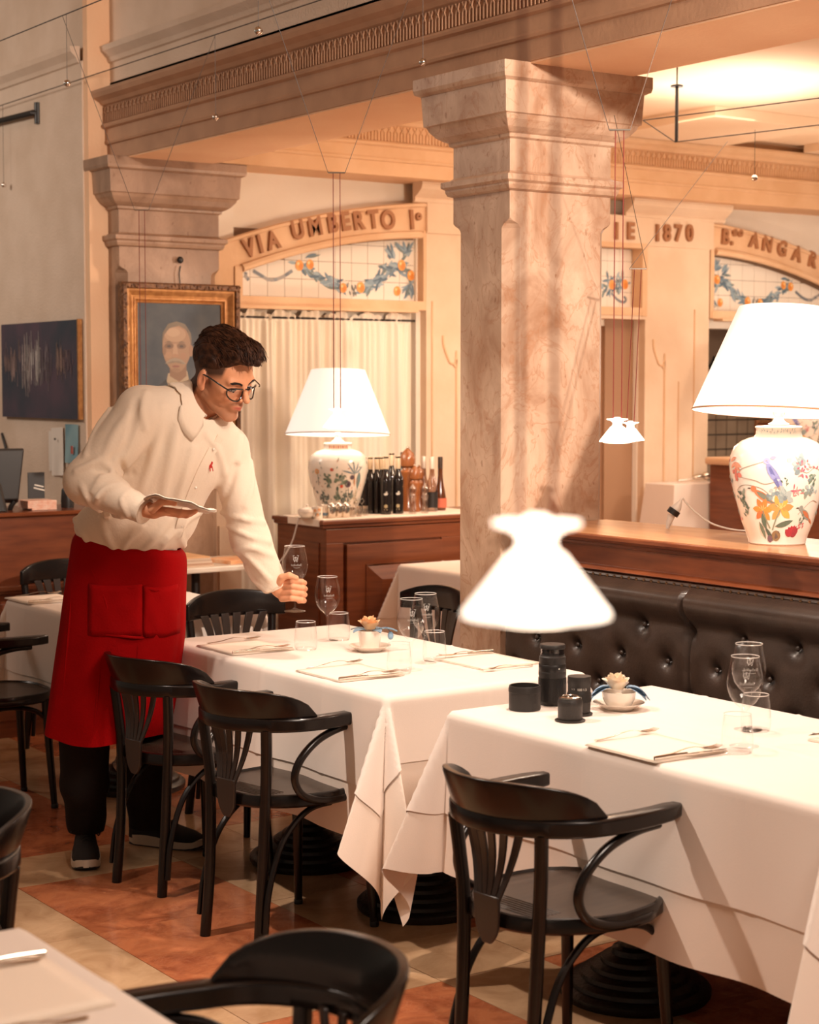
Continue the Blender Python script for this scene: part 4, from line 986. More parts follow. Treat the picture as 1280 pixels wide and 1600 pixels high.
def bird(x, z, s, body, wing, fl=1):
    P = [(leafpoly(x, z, pi-.5 if fl < 0 else -.55, .075*s, .011*s), body), (leafpoly(x+fl*.012*s, z-.006*s, -.55 if fl > 0 else pi+.55, .05*s, .007*s), wing)]
    P.append((disc(x+fl*.004*s, z+.001*s, .009*s, .009*s), body)); P.append((leafpoly(x-fl*.003*s, z+.002*s, pi if fl > 0 else 0, .014*s, .002*s), (.1, .08, .06)))
    P.append((leafpoly(x+fl*.045*s, z-.028*s, -.5 if fl > 0 else pi+.5, .05*s, .004*s), wing)); return P
def deco_bird():
    P = []
    tw = (.42, .33, .26)
    P += stroke([(-.16, .20), (-.13, .235), (-.09, .25), (-.05, .262), (-.03, .27)], .0013, tw) + stroke([(-.165, .225), (-.14, .215), (-.10, .21), (-.07, .205), (-.04, .195), (.0, .205)], .0012, tw)
    P += stroke([(-.16, .17), (-.135, .185), (-.10, .19), (-.055, .182), (-.03, .165)], .0012, tw) + stroke([(.05, .25), (.09, .23), (.12, .245), (.16, .23)], .0012, tw) + stroke([(.08, .10), (.13, .14), (.17, .135)], .0012, tw)
    P += [(leafpoly(-.035, .268, -1.2, .095, .013, .018), (.30, .31, .58)), (leafpoly(-.030, .262, -1.25, .105, .006, .012), (.16, .17, .40)), (disc(-.034, .267, .011, .010), (.42, .42, .66)), (leafpoly(-.025, .275, .2, .02, .006), (.35, .36, .5))]
    P += bird(-.085, .178, 1.15, (.66, .22, .10), (.22, .24, .18)) + bird(.085, .118, 1.0, (.30, .32, .28), (.55, .18, .08)) 
    P += lily(-.055, .112, 1.25) + lily(.012, .118, 1.45, (.84, .30, .10))
    P += stroke([(-.055, .112), (-.045, .085), (-.03, .055)], .0022, (.22, .27, .18)) + stroke([(.01, .115), (-.005, .085), (-.02, .05)], .0022, (.22, .27, .18))
    P += [(leafpoly(-.01, .062, .15, .075, .009, .008), (.13, .18, .13)), (leafpoly(-.045, .05, 2.0, .055, .009, -.01), (.12, .17, .12)), (leafpoly(-.055, .02, 1.9, .06, .008), (.18, .23, .16)), (leafpoly(-.02, .015, 2.2, .055, .008), (.10, .14, .11))]
    P += [(disc(-.005, .032, .020, .017), (.30, .20, .10)), (leafpoly(-.012, .022, .9, .032, .009), (.16, .12, .10)), (disc(-.035, .022, .012, .012), (.20, .12, .15))]
    for k in range(7): P.append(petal(.066+rv.uniform(-.004, .004), .030, .5+k*.33, .036, .011, (.50*rv.uniform(.7, 1.1), .05, .07)))
    P += cluster(.028, .158, 12, .010, .022, .009, BG) + cluster(.06, .262, 14, .012, .022, .008, BG) + cluster(-.018, .160, 6, .006, .018, .007, BG)
    P += cluster(.085, .245, 20, .014, .014, .003, PK) + cluster(.062, .172, 14, .006, .02, .002, PK) + cluster(-.150, .225, 5, .006, .02, .008, [(.72, .2, .15)]) + cluster(-.155, .262, 4, .004, .04, .006, [(.78, .32, .2)])
    P += cluster(.12, .18, 16, .014, .018, .006, GR+BG) + cluster(-.142, .15, 10, .012, .024, .005, GR) + cluster(-.13, .11, 10, .012, .016, .003, GR) + cluster(.10, .075, 10, .010, .014, .004, GR+PK) + cluster(.115, .215, 9, .01, .016, .004, GR)
    P += cluster(.0, .19, 6, .004, .014, .0015, [tw]) + cluster(.02, .20, 5, .008, .01, .002, GR)
    for k in range(26): P.append((leafpoly(-.13+.01*k, .352+rv.uniform(-.006, .006), rv.uniform(0, 3), .012, .0015), rv.choice(BG+[tw])))
    for s in (1, -1):   # the design runs round the back as well
        for k in range(70): P += cluster(s*rv.uniform(.20, .48), rv.uniform(.05, .28), 1, .01, .025, .005, GR+BG+PK+[(.8, .3, .1)])
    return P
def deco_herb():
    P = []
    for bx_, z0, kind in ((-.115, .20, 0), (-.05, .185, 1), (.02, .19, 2), (.085, .21, 3), (-.10, .10, 4), (.0, .10, 1), (.06, .11, 4), (.12, .14, 5)):
        c = rv.choice(GR); P += stroke([(bx_, z0-.04), (bx_+.004, z0), (bx_, z0+.035)], .0016, c)
        if kind == 0: P += [(disc(bx_, z0+.03, .014, .014), (.80, .36, .12)), (disc(bx_, z0+.03, .008, .008), (.85, .60, .35)), (disc(bx_, z0+.03, .003, .003), (.5, .12, .05))]
        elif kind == 1: P += cluster(bx_, z0+.005, 16, .012, .02, .006, GR)+[(disc(bx_+.02, z0+.055, .009, .008), (.72, .10, .05))]
        elif kind == 2: P += cluster(bx_, z0-.01, 18, .014, .024, .007, GR)
        elif kind == 3:
            for a in (.5, 1.0, 1.5, 2.0, 2.7): P += [(leafpoly(bx_, z0+.005, a, .07, .004, .01), (.20, .28, .33))]
            P += [(leafpoly(bx_, z0+.01, -1.4, .07, .005), (.52, .22, .10))]
        elif kind == 4: P += cluster(bx_, z0-.01, 22, .016, .022, .006, [(.10, .12, .12), (.18, .22, .2)])
        elif kind == 5: P += [(leafpoly(bx_, z0, 1.6, .09, .014), (.16, .26, .28))]+cluster(bx_, z0-.05, 10, .01, .05, .002, [(.5, .4, .25)])
    P += [(disc(.055, .165, .017, .017), (.13, .08, .11)), (disc(.055, .165, .006, .006), (.03, .02, .03)), (disc(.075, .20, .012, .012), (.10, .07, .10))]
    for k in range(34): P += [(disc(rv.uniform(-.12, .13), rv.uniform(.02, .09), .0035, .0035, 7), rv.choice(((.12, .08, .08), (.3, .12, .08), (.2, .2, .15))))]
    for k in range(40): P += cluster(rv.uniform(-.14, .15), rv.uniform(.04, .29), 1, .01, .018, .002, GR+[(.5, .2, .1)])
    for k in range(9): P.append((disc(-.09+.024*k, .352, .008, .009), (.80, .40, .15) if k % 2 else (.7, .2, .08)))
    for s in (1, -1):
        for k in range(60): P += cluster(s*rv.uniform(.19, .48), rv.uniform(.05, .28), 1, .01, .025, .005, GR+BG+[(.8, .3, .1)])
    return P
p = atz(1222, 848, 1.1415)
vase_lamp('large lit table lamp with lily and bird vase on the banquette shelf', (4.20, 4.02, 1.1415), deco_bird(), (4.2, 3.0), glow=.5)
vase_lamp('lit table lamp with small herb motifs on the wooden sideboard', (4.955, 7.80, .974), deco_herb(), (4.2, .4), glow=.55)
# ------------------------------------------------------------------ tableware
TZ = HT+.002+.0055
WGP = [(0, .0), (.036, .0), (.0365, .0015), (.030, .003), (.012, .006), (.0045, .012), (.0038, .03), (.0038, .075), (.0055, .088), (.012, .096), (.026, .108), (.037, .124), (.0435, .146), (.0445, .160), (.042, .182), (.037, .206), (.0345, .222)]
def wineglass(label, loc, lean=None, mono=True, group='wine glasses on the tables'):
    t = thing('wine_glass', label, 'wine glass', loc, group=group)
    ob('foot', MB().lathe(WGP[:6], 36, cap=False), M['glassd'], t)
    ob('stem', MB().lathe(WGP[5:10], 16, cap=False), M['glassd'], t)
    bo = ob('bowl', MB().lathe(WGP[9:], 40, cap=False), M['glass'], t)
    ob('rim', MB().lathe([(.0345, .2215), (.0352, .2225), (.0348, .2232), (.0340, .2225)], 40, cap=False), M['rim'], bo)
    if mono:
        a0 = atan2(-loc[1], -loc[0])+.12; P = []
        def line(pts, w=.0006): P.extend(stroke(pts, w, (.9, .88, .85)))
        line([(-.010, .192), (-.006, .172), (-.002, .190)]); line([(-.002, .190), (.002, .172), (.008, .192)]); line([(-.013, .193), (-.005, .194)]); line([(.003, .194), (.011, .193)]); line([(-.007, .186), (-.010, .180), (-.004, .176), (.002, .180), (.004, .186), (-.001, .188), (-.007, .186)])
        x = -.017
        for k in range(13): h = (.008, .005, .0055, .007)[k % 4]; line([(x, .158), (x+.0006, .158+h*.5), (x, .158+h)], .0005); x += .0028
        line([(-.010, .153), (0, .1525), (.012, .153)], .0004)
        def fm(x, z, e):
            r = .0447 if z < .17 else .0447-.0095*((z-.17)/.05); a = a0+x/.044; return ((r+.0003)*cos(a), (r+.0003)*sin(a), z)
        paint_on('etched_monogram', P, fm, bo, 0).data.materials[0] = M['etch']
    return t
M['rim'] = mat('glass_rim', (.9, .85, .8), .08, emit=None, spec=1, coat=1); M['etch'] = glassmat('etched_white', (1, 1, 1), 0, 0)
_n, _l = nt(M['etch']); _d = _n.new('ShaderNodeBsdfDiffuse'); _d.inputs[0].default_value = (.9, .86, .8, 1); _m = [q for q in _n if q.type == 'MIX_SHADER'][0]; _l.remove(_m.inputs[0].links[0]); _m.inputs[0].default_value = .45; _l.new(_d.outputs[0], _m.inputs[2])
M['paint2'] = M['paint']
TP = [(0, .004), (.030, .003), (.0345, .001), (.037, .006), (.0385, .022), (.038, .04), (.0355, .07), (.0325, .094)]
def tumbler(label, loc):
    t = thing('tumbler', label, 'tumbler', loc, group='water tumblers on the tables')
    b = ob('tumbler_wall', MB().lathe(TP[1:], 36, cap=False), M['glass'], t)
    ob('tumbler_base', MB().lathe([(0, .008), (.033, .007), (.035, .001), (0, .0)], 30, cap=False), M['glassd'], t)
    ob('rim', MB().lathe([(.0325, .0935), (.0333, .0945), (.0328, .0952), (.0320, .0945)], 36, cap=False), M['rim'], b)
    return t
wineglass('wine glass standing near the far end of the middle table', tuple(atz(512, 1001, TZ)))
wineglass('front one of two overlapping wine glasses right of the potted rose', tuple(atz(643, 1047, TZ)))
wineglass('rear one of two overlapping wine glasses right of the potted rose', tuple(atz(665, 1036, TZ)))
wineglass('front wine glass at the right on the nearest table', tuple(atz(1163, 1166, TZ)))
wineglass('wine glass just behind another at the right on the nearest table', tuple(atz(1169, 1140, TZ)))
tumbler('water tumbler nearest the waiter\'s hand on the middle table', tuple(atz(478, 1015, TZ)))
tumbler('water tumbler behind the stem of the far wine glass', tuple(atz(530, 1000, TZ)))
tumbler('water tumbler right beside the potted rose, before the two wine glasses', tuple(atz(624, 1052, TZ)))
tumbler('water tumbler behind the two overlapping wine glasses', tuple(atz(679, 1032, TZ)))
tumbler('water tumbler in front of the wine glasses on the nearest table', tuple(atz(1152, 1176, TZ)))
tumbler('water tumbler behind the wine glasses on the nearest table', tuple(atz(1181, 1142, TZ)))

def fork(label, a, b, group='forks', z=.0028):
    A, B_ = Vector(a), Vector(b); L = .20; d = (B_-A); ang = atan2(d.y, d.x); z0 = a[2]
    t = thing('fork', label, 'fork', (A.x, A.y, z0), ang, group)
    pts = bez([(0, 0, z), (.05, 0, z+.003), (.10, 0, z+.011), (.135, 0, z+.010), (.155, 0, z+.004)], 4); n = len(pts)
    R = [.0058-.0032*sin(min(1, k/n*1.15)*pi/2)+(.003 if k > n-4 else 0) for k in range(n)]
    ob('handle', MB().tube(pts, R, 8, flat=.30, up=(0, 1, 0)), M['metal'], t)
    hd = MB(); secs = []
    for k in range(6):
        f = k/5; x = .148+.022*f; w = .004+.0085*sin(f*pi/2); secs.append([(x, -w, z+.004-.001*f), (x, w, z+.004-.001*f), (x, w, z+.006-.001*f), (x, -w, z+.006-.001*f)])
    ob('fork_head', hd.loft(secs), M['metal'], t)
    for q in range(4): y = -.0105+.007*q; ob('tine', MB().tube([(.168, y, z+.004), (.19, y*.95, z+.005), (.205, y*.9, z+.009)], [.0017, .0015, .0008], 6), M['metal'], t)
    return t
def knife(label, a, b, group='knives', z=.002):
    A, B_ = Vector(a), Vector(b); d = (B_-A); ang = atan2(d.y, d.x)
    t = thing('table_knife', label, 'knife', (A.x, A.y, a[2]), ang, group)
    ob('handle', MB().tube([(0, 0, z+.002), (.05, 0, z+.003), (.10, 0, z+.003)], [.005, .0055, .0042], 8, flat=.5), M['metal'], t)
    ob('blade', MB().prism([(.10, -.004), (.13, -.008), (.20, -.009), (.222, 0), (.20, .005), (.10, .004)], z+.001, z+.0025), M['metal'], t, False)
    return t
def napkin(label, c, w, h, rz):
    t = thing('napkin', label, 'napkin', c, rz, 'folded napkins')
    for k, (s, zz) in enumerate(((1, .0), (.99, .0016), (.975, .0032))):
        mb = MB(); n = 8; V = []
        for i in range(n+1):
            for j in range(n+1):
                u, v = -1+2*i/n, -1+2*j/n; V.append((u*w/2*s, v*h/2*s, zz+.0022+.0012*sin(u*2.2+k)*cos(v*1.7)*(abs(u*v)+.3)))
        F = [(i*(n+1)+j, (i+1)*(n+1)+j, (i+1)*(n+1)+j+1, i*(n+1)+j+1) for i in range(n) for j in range(n)]
        mb.add(V, F); o = ob('folded_layer', mb, M['nap'], t); sm_ = o.modifiers.new('t', 'SOLIDIFY'); sm_.thickness = .0014
    return t
def setting(where, x, y, far=False, cut=True):
    s = -1 if far else 1
    napkin('folded white napkin '+where, (x, y, TZ), .235, .255, 0)
    k = TZ+.0068
    fork('fork left of the napkin '+where, (x-s*.06, y+s*.155, TZ), (x+s*.2, y+s*.155, TZ))
    fork('fork right of the napkin '+where, (x-s*.10, y-s*.105, k), (x+s*.16, y-s*.115, k))
    knife('knife right of the napkin '+where, (x-s*.115, y-s*.12, k), (x+s*.12, y-s*.135, k))
setting('at the middle table\'s waiter end', 2.97, 5.26)
setting('at the middle table\'s near end', 2.972, 4.615)
setting('on the middle table near the leather bench', 3.46, 4.56, True)
setting('in the middle of the nearest table', 2.962, 3.225)
setting('at the photo\'s right edge on the nearest table', 3.46, 2.96, True)
setting('on the small table left of the waiter', 2.965, 6.93)
setting('on the blurred foreground table, farther one', .975, 2.44, True)
setting('on the foreground table, cut by the bottom edge', .975, 2.02, True)

def rose(parent, c, s, m):
    r_ = ob('rose_core', MB().ball(c, (.013*s, .013*s, .014*s), 12, 8), m, parent); rr = random.Random(int(s*100))
    for k in range(17):
        lay = k/17; a0 = k*2.4; op = .22+.62*lay; V = []; n = 5
        for i in range(n+1):
            for j in range(n+1):
                u = -1+2*i/n; v = j/n*(1-.38*abs(u)**3); ang = a0+u*1.0*(1-.18*v); rad = (.009+.006*lay+.026*op*v**1.1*(.55+.45*lay)+.004*v*v*sin(u*4+k))*s
                z = (-.012+.036*v*(1-.28*lay)-.008*lay*v*v)*s
                V.append((c[0]+rad*cos(ang), c[1]+rad*sin(ang), c[2]+z))
        F = [(i*(n+1)+j, (i+1)*(n+1)+j, (i+1)*(n+1)+j+1, i*(n+1)+j+1) for i in range(n) for j in range(n)]
        ob('petal', MB().add(V, F), m, r_)
    return r_
def lf(parent, base, ang, L, w, m, droop=.3, nm='leaf'):
    V = []; n = 6
    for i in range(n+1):
        t_ = i/n
        for j in (-1, 0, 1):
            hw = w*sin(pi*min(1, t_*.93+.05))**.8*j; d = L*t_
            V.append((base[0]+cos(ang)*d-sin(ang)*hw, base[1]+sin(ang)*d+cos(ang)*hw, base[2]+.35*d-droop*d*d/L*1.6+abs(j)*.004))
    F = [(i*3+j, (i+1)*3+j, (i+1)*3+j+1, i*3+j+1) for i in range(n) for j in range(2)]
    return ob(nm, MB().add(V, F), m, parent)
M['peach'] = mat('peach_rose_petal', (.86, .46, .20), .55, c2=(.90, .60, .36), ns=30, sub=.1); M['cream'] = mat('cream_rose_petal', (.90, .72, .50), .55, c2=(.93, .82, .68), ns=30, sub=.1)
M['bluel'] = mat('blue_grey_leaf', (.10, .18, .26), .5, c2=(.20, .32, .42), ns=25)
def saucer(label, loc, r=.07):
    t = thing('saucer', label, 'saucer', loc)
    ob('plate', MB().lathe([(0, .002), (.035, .002), (.036, 0), (.040, 0), (.042, .004), (.056, .012), (.070, .019), (.0705, .0205), (.056, .015), (.040, .007), (0, .006)], 40, cap=False), M['porc'], t); return t
sp = atz(578, 1017, TZ)
saucer('white saucer under the peach rose on the middle table', tuple(sp))
t = thing('potted_rose', 'peach rose with blue leaves in a tapered white pot on the middle table', 'flower pot', (sp.x, sp.y, TZ+.007))
ob('pot', MB().lathe([(0, 0), (.030, 0), (.032, .003), (.040, .060), (.0405, .063), (.037, .062), (.034, .05), (0, .05)], 32, cap=False), M['porc'], t)
rose(t, (0, 0, .082), 1.22, M['peach'])
for a, l in ((-.75, .075), (2.2, .05), (3.3, .055), (.2, .045), (-1.6, .05)): lf(t, (.018*cos(a), .018*sin(a), .062), a, l, .018, M['bluel'], .25)
fl_ = MB(); fl_.ball((.053, -.045, .045), (.010, .010, .014), 10, 8); ob('blue_bud', fl_, mat('blue_bud', (.22, .36, .50), .6), t)
ob('bud_stem', MB().tube([(.02, -.015, .062), (.045, -.036, .072), (.053, -.045, .055)], .0015, 6), M['bluel'], t)
sp = atz(967, 1108, TZ)
saucer('white saucer under the cream rose beside the lenses', tuple(sp))
t = thing('potted_rose', 'cream rose with blue petals in a low white cup beside the lenses', 'flower pot', (sp.x, sp.y, TZ+.007))
ob('pot', MB().lathe([(0, 0), (.028, 0), (.036, .006), (.044, .022), (.0465, .040), (.047, .043), (.044, .042), (.041, .03), (0, .03)], 32, cap=False), M['porc'], t)
rose(t, (-.003, .004, .064), 1.25, M['cream'])
for a, l, w in ((-.70, .062, .030), (-.45, .06, .026), (-1.0, .055, .026), (2.4, .060, .030), (2.7, .055, .026), (2.1, .055, .026)): lf(t, (.022*cos(a), .022*sin(a), .05), a, l, w, mat('blue_hydrangea_petal', (.16, .29, .44), .55, c2=(.30, .42, .54), ns=30), .55)

# camera lenses on the nearest table
def ridges(r, z0, z1, n, parent, m, w=.0012):
    mb = MB()
    for k in range(n):
        a = 2*pi*k/n; x, y = r*cos(a), r*sin(a); mb.box((x-w, y-w, z0), (x+w, y+w, z1), rz=a)
    o = ob('grip_ribs', mb, m, parent, False); o['kind'] = 'stuff'
def txt(s_, size, parent, r, z, ang, m, wrap=True, nm='printed_lettering'):
    cu = bpy.data.curves.new('t', 'FONT'); cu.body = s_; cu.size = size; cu.extrude = .0002; cu.align_x = 'CENTER'
    o = bpy.data.objects.new('tmp', cu); COL.objects.link(o); dg = bpy.context.evaluated_depsgraph_get(); dg.update()
    me = bpy.data.meshes.new_from_object(o.evaluated_get(dg)); bpy.data.objects.remove(o)
    for v in me.vertices:
        x, y, q = v.co; a = ang+x/r; v.co = ((r+.0004+q)*cos(a), (r+.0004+q)*sin(a), z+y)
    me.materials.clear(); me.materials.append(m); o = bpy.data.objects.new(nm, me); COL.objects.link(o); o.parent = parent; return o
M['prt'] = mat('white_print', (.75, .70, .62), .5)
va = lambda p: atan2(-p[1], -p[0])
p = atz(820, 1108, TZ); t = thing('lens_hood', 'short black cylindrical lens hood at the left of the lens group', 'lens hood', (p.x, p.y, TZ))
ob('hood_body', MB().lathe([(.0425, 0), (.0435, .001), (.0435, .048), (.0445, .049), (.0445, .058), (.0425, .066), (.0415, .0665), (.0395, .066), (.0395, .004), (.0, .003), (0, 0)], 48, cap=False), M['rubber'], t)
p = atz(863, 1100, TZ); t = thing('camera_lens', 'tallest black camera lens standing upright with a cap on top', 'lens', (p.x, p.y, TZ))
ob('barrel', MB().lathe([(0, 0), (.036, 0), (.0375, .002), (.0375, .080), (.0385, .082), (.0385, .092), (.0365, .094), (.0365, .113), (.037, .114), (.037, .133), (.0335, .137), (.0335, .140), (0, .140)], 48), M['rubber'], t)
ob('zoom_ring', MB().lathe([(.0375, .092), (.0382, .093), (.0382, .112), (.0375, .113)], 48, cap=False), M['blackpl'], t); ob('distance_window', MB().lathe([(.0368, .098), (.0385, .099), (.0385, .109), (.0368, .110)], 14, cap=False).xf(Matrix.Identity(4)), M['blackpl'], t)
ob('front_group', MB().lathe([(.0325, .139), (.0325, .142), (.0318, .146), (.0325, .150), (.0318, .154), (.0322, .157)], 48, cap=False), mat('gloss_black', (.012, .01, .01), .15, coat=1), t)
ob('lens_cap', MB().lathe([(.0345, .156), (.0355, .157), (.0355, .166), (.034, .168), (0, .1685)], 48), M['rubber'], t)
ridges(.0378, .010, .075, 60, t, M['blackpl']); ob('index_dot', MB().ball((.0385*cos(va(p)+.5), .0385*sin(va(p)+.5), .103), .0022, 8, 6), M['prt'], t)
p = atz(905, 1116, TZ); t = thing('camera_lens', 'middle-sized black lens behind the small one, standing on its cap', 'lens', (p.x, p.y, TZ))
ob('rear_cap', MB().lathe([(0, 0), (.036, 0), (.0365, .004), (.033, .006), (0, .006)], 40), M['rubber'], t)
ob('barrel', MB().lathe([(0, .006), (.029, .006), (.030, .010), (.031, .034), (.0315, .060), (.0305, .062), (.0305, .082), (.0315, .084), (.0318, .100), (.031, .104), (0, .1045)], 44), M['rubber'], t)
txt('100 1.5', .009, t, .0308, .068, va(p)+.25, M['prt']); txt('1 : 2', .005, t, .0308, .070, va(p)-.55, M['prt']); ridges(.0318, .036, .058, 54, t, M['blackpl'])
p = atz(891, 1126, TZ); t = thing('camera_lens', 'small black lens standing on a wide cap in front of the others', 'lens', (p.x, p.y, TZ))
ob('rear_cap', MB().lathe([(0, 0), (.040, 0), (.0405, .003), (.036, .005), (0, .005)], 40), M['rubber'], t)
ob('barrel', MB().lathe([(0, .005), (.0315, .005), (.0325, .008), (.0325, .038), (.0332, .040), (.0332, .052), (.031, .056), (.030, .060), (.020, .0605)], 44, cap=False), M['rubber'], t)
ob('mount_ring', MB().lathe([(.0295, .060), (.0285, .064), (.0225, .066), (.021, .065), (.0205, .058)], 40, cap=False), M['metal'], t); ob('rear_element', MB().lathe([(0, .063), (.012, .061), (.0205, .057)], 30, cap=False), M['bottle'], t)

# plug and flex of the shelf lamp
t = thing('power_plug', 'white and black plug with coiled white flex on the wooden shelf', 'plug', atz(1043, 827, 1.142))
d1, d2 = Vector((.02*RT[0]-.0, .02*RT[1], .0)), Vector((0, 0, 1))
def rl(x, z, a=0): return (x*RT[0]+a*FW[0], x*RT[1]+a*FW[1], z)
ob('adapter', MB().tube([rl(0, .002), rl(.004, .02), rl(.014, .05)], [.006, .010, .014], 12), M['white'], t)
ob('black_band', MB().tube([rl(.015, .052), rl(.026, .068)], [.022, .022], 12), M['blackpl'], t)
ob('plug_body', MB().tube([rl(.026, .068), rl(.034, .078), rl(.042, .094), rl(.046, .103)], [.018, .016, .008, .005], 12), M['white'], t)
ob('flex', MB().tube(bez([rl(.045, .102), rl(.054, .106), rl(.066, .090), rl(.10, .055, -.02), rl(.15, .022, -.05), rl(.22, .005, -.09), rl(.30, .004, -.14), rl(.36, .004, -.18)], 8), .0034, 8), M['white'], t)

# ------------------------------------------------------------------ things on the sideboard
SZ = .975
def sbp(px, Y): r_ = ray(px, 800); return (r_[0]/r_[1]*Y, Y, SZ)
rn = thing('table_runner', 'pale cloth runner with gold edge on the sideboard top', 'cloth', (4.70, 7.52, SZ-.0005))
ob('cloth', MB().box((-.02, -.02, 0), (1.0, .40, .004)).box((-.034, .0, -.03), (-.030, .30, .004)), M['nap'], rn, False, .001)
BP = [(0, 0), (.026, 0), (.029, .003), (.029, .165), (.027, .185), (.016, .212), (.0125, .225), (.0125, .285), (.014, .287), (.014, .295), (0, .296)]
def bottle(label, px, Y, s=1.0, cap=(.80, .66, .48), mark=True, lab=None, prof=BP, m=None, group='dark oil bottles on the sideboard', z=SZ+.004):
    x, y, _ = sbp(px, Y); t = thing('oil_bottle', label, 'bottle', (x, y, z), group=group)
    ob('bottle_glass', MB().lathe([(r*s, q*s) for r, q in prof], 24), m or M['bottle'], t)
    ob('neck_foil', MB().lathe([(.0135*s, .232*s), (.0138*s, .294*s), (.0130*s, .298*s), (0, .2985*s)], 18), mat('gold_foil', cap, .35, .3) if 'foil%s' % (cap,) not in M else M['foil%s' % (cap,)], t)
    if mark:
        a = va((x, y)); r = .0292*s
        fm = lambda u, v, e: ((r+.0004)*cos(a+u/r), (r+.0004)*sin(a+u/r), v)
        P = [(disc(-.004, .105, .006, .004, 10), (.8, .75, .65)), (leafpoly(-.01, .100, .1, .02, .003), (.8, .75, .65)), (leafpoly(.0, .104, 1.2, .016, .003), (.8, .75, .65)), (leafpoly(.004, .100, .9, .012, .0025), (.8, .75, .65))]
        P += [(leafpoly(0, .042, k*1.047+.5, .011, .004), (.42, .33, .18)) for k in range(6)]+[([(-.008, .022), (.008, .022), (.008, .028), (-.008, .028)], (.42, .33, .18))]
        paint_on('label_print', P, fm, t, 0)
    return t
M['foil(0.8, 0.66, 0.48)'] = mat('gold_foil', (.72, .56, .38), .35, .3)
for k, (px, Y) in enumerate(((603, 7.66), (622, 7.66))): bottle(('front left', 'front right')[k]+' dark square-shouldered oil bottle with printed mark on the sideboard', px, Y)
for k in range(5):
    bottle('%s of the row of dark oil bottles behind the steel cruets' % ('first from the left', 'second from the left', 'third from the left', 'fourth from the left', 'fifth from the left')[k], (561, 569, 579, 589, 597)[k], 7.78-.012*k, .98, mark=False)
bottle('dark bottle with black top standing behind the pepper mills', 630, 7.80, 1.04, (.03, .02, .02), False); bottle('slim dark bottle just left of the tall pepper mill', 612, 7.84, 1.03, mark=False)
VP2 = [(0, 0), (.030, 0), (.032, .004), (.031, .11), (.027, .15), (.016, .19), (.013, .21), (.013, .245), (0, .246)]
bottle('clear shouldered vinegar bottle with dark label and pale cap', 662, 7.78, .96, (.8, .7, .58), False, prof=VP2, m=glassmat('smoky_bottle_glass', (.75, .6, .5), .6, .2), group='vinegar bottles at the right of the sideboard')
t = bottle('vinegar bottle with black label in front, right end of the sideboard', 675, 7.70, .96, (.8, .7, .58), False, prof=VP2, m=glassmat('smoky_bottle_glass', (.75, .6, .5), .6, .2), group='vinegar bottles at the right of the sideboard'); ob('paper_label', MB().lathe([(.0318, .02), (.0318, .10)], 24, cap=False), M['blackpl'], t)
t = bottle('brown bottle with red label at the right end of the sideboard', 688, 7.74, .95, (.05, .03, .02), False, prof=[(0, 0), (.03, 0), (.033, .01), (.033, .06), (.028, .10), (.018, .15), (.014, .19), (.013, .235), (0, .236)], m=mat('brown_bottle_glass', (.10, .03, .01), .1, coat=.6), group='vinegar bottles at the right of the sideboard'); ob('paper_label', MB().lathe([(.034, .015), (.034, .065)], 24, cap=False), mat('red_label', (.55, .13, .07), .6), t)
MP = [(0, 0), (.030, 0), (.032, .006), (.028, .02), (.024, .05), (.022, .09), (.025, .12), (.030, .135), (.031, .15), (.022, .158), (.020, .165), (.027, .172), (.029, .20), (.024, .22), (.012, .232), (.006, .238), (.006, .246), (0, .248)]
def mill(label, px, Y, s, m, group):
    x, y, _ = sbp(px, Y); t = thing('pepper_mill', label, 'pepper mill', (x, y, SZ+.004), group=group)
    ob('mill_body', MB().lathe([(r*s, z*s) for r, z in MP[:12]], 28), m, t); ob('mill_head', MB().lathe([(r*s, z*s) for r, z in MP[10:16]], 28), m, t); ob('top_knob', MB().ball((0, 0, .242*s), .006*s, 10, 8), M['metal'], t)
tw_ = mat('turned_mill_wood', (.30, .10, .03), .25, coat=.6)
mill('tallest turned wooden pepper mill above the bottles', 637, 7.78, 1.38, tw_, 'wooden pepper mills'); mill('shorter turned wooden pepper mill in front of the tall one', 648, 7.73, 1.0, tw_, 'wooden pepper mills'); mill('wooden pepper mill partly hidden behind the clear mills', 655, 7.79, .98, tw_, 'wooden pepper mills')
gm = glassmat('clear_acrylic', (.95, .9, .85), .8, .22)
mill('left clear acrylic grinder at the sideboard front', 645, 7.62, .62, gm, 'clear grinders'); mill('right clear acrylic grinder at the sideboard front', 664, 7.62, .62, gm, 'clear grinders')
def sugar(label, px, Y, s, lid=True, group='steel lidded jars on the sideboard'):
    x, y, _ = sbp(px, Y); t = thing('condiment_jar', label, 'jar', (x, y, SZ+.004), group=group)
    ob('jar_body', MB().lathe([(0, 0), (.024*s, 0), (.026*s, .004*s), (.026*s, .062*s), (.024*s, .068*s), (0, .069*s)], 24), M['metal'], t)
    ob('lid', MB().lathe([(.027*s, .066*s), (.027*s, .070*s), (.018*s, .082*s), (.006*s, .088*s), (.007*s, .094*s), (0, .097*s)], 20), M['metal'], t)
for k, px in enumerate((518, 529, 540)): sugar('%s of the polished steel jars before the herb-painted lamp' % ('left', 'middle', 'right')[k], px, 7.60+.015*(k % 2), .86)
def cruet(label, px, Y):
    x, y, _ = sbp(px, Y); t = thing('cruet_set', label, 'cruet', (x, y, SZ+.004), group='small glass cruet stands')
    for q in (-.02, .02): ob('shaker', MB().lathe([(0, 0), (.014, 0), (.015, .01), (.012, .035), (0, .036)], 14, (q, 0, 0)), gm, t); ob('shaker_cap', MB().lathe([(.0125, .035), (.013, .048), (0, .05)], 14, (q, 0, 0)), M['metal'], t)
    ob('wire_handle', MB().tube(bez([(0, 0, .01), (0, 0, .055), (.012, 0, .072), (0, 0, .085), (-.012, 0, .072), (0, 0, .055)], 5), .0016, 6), M['metal'], t)
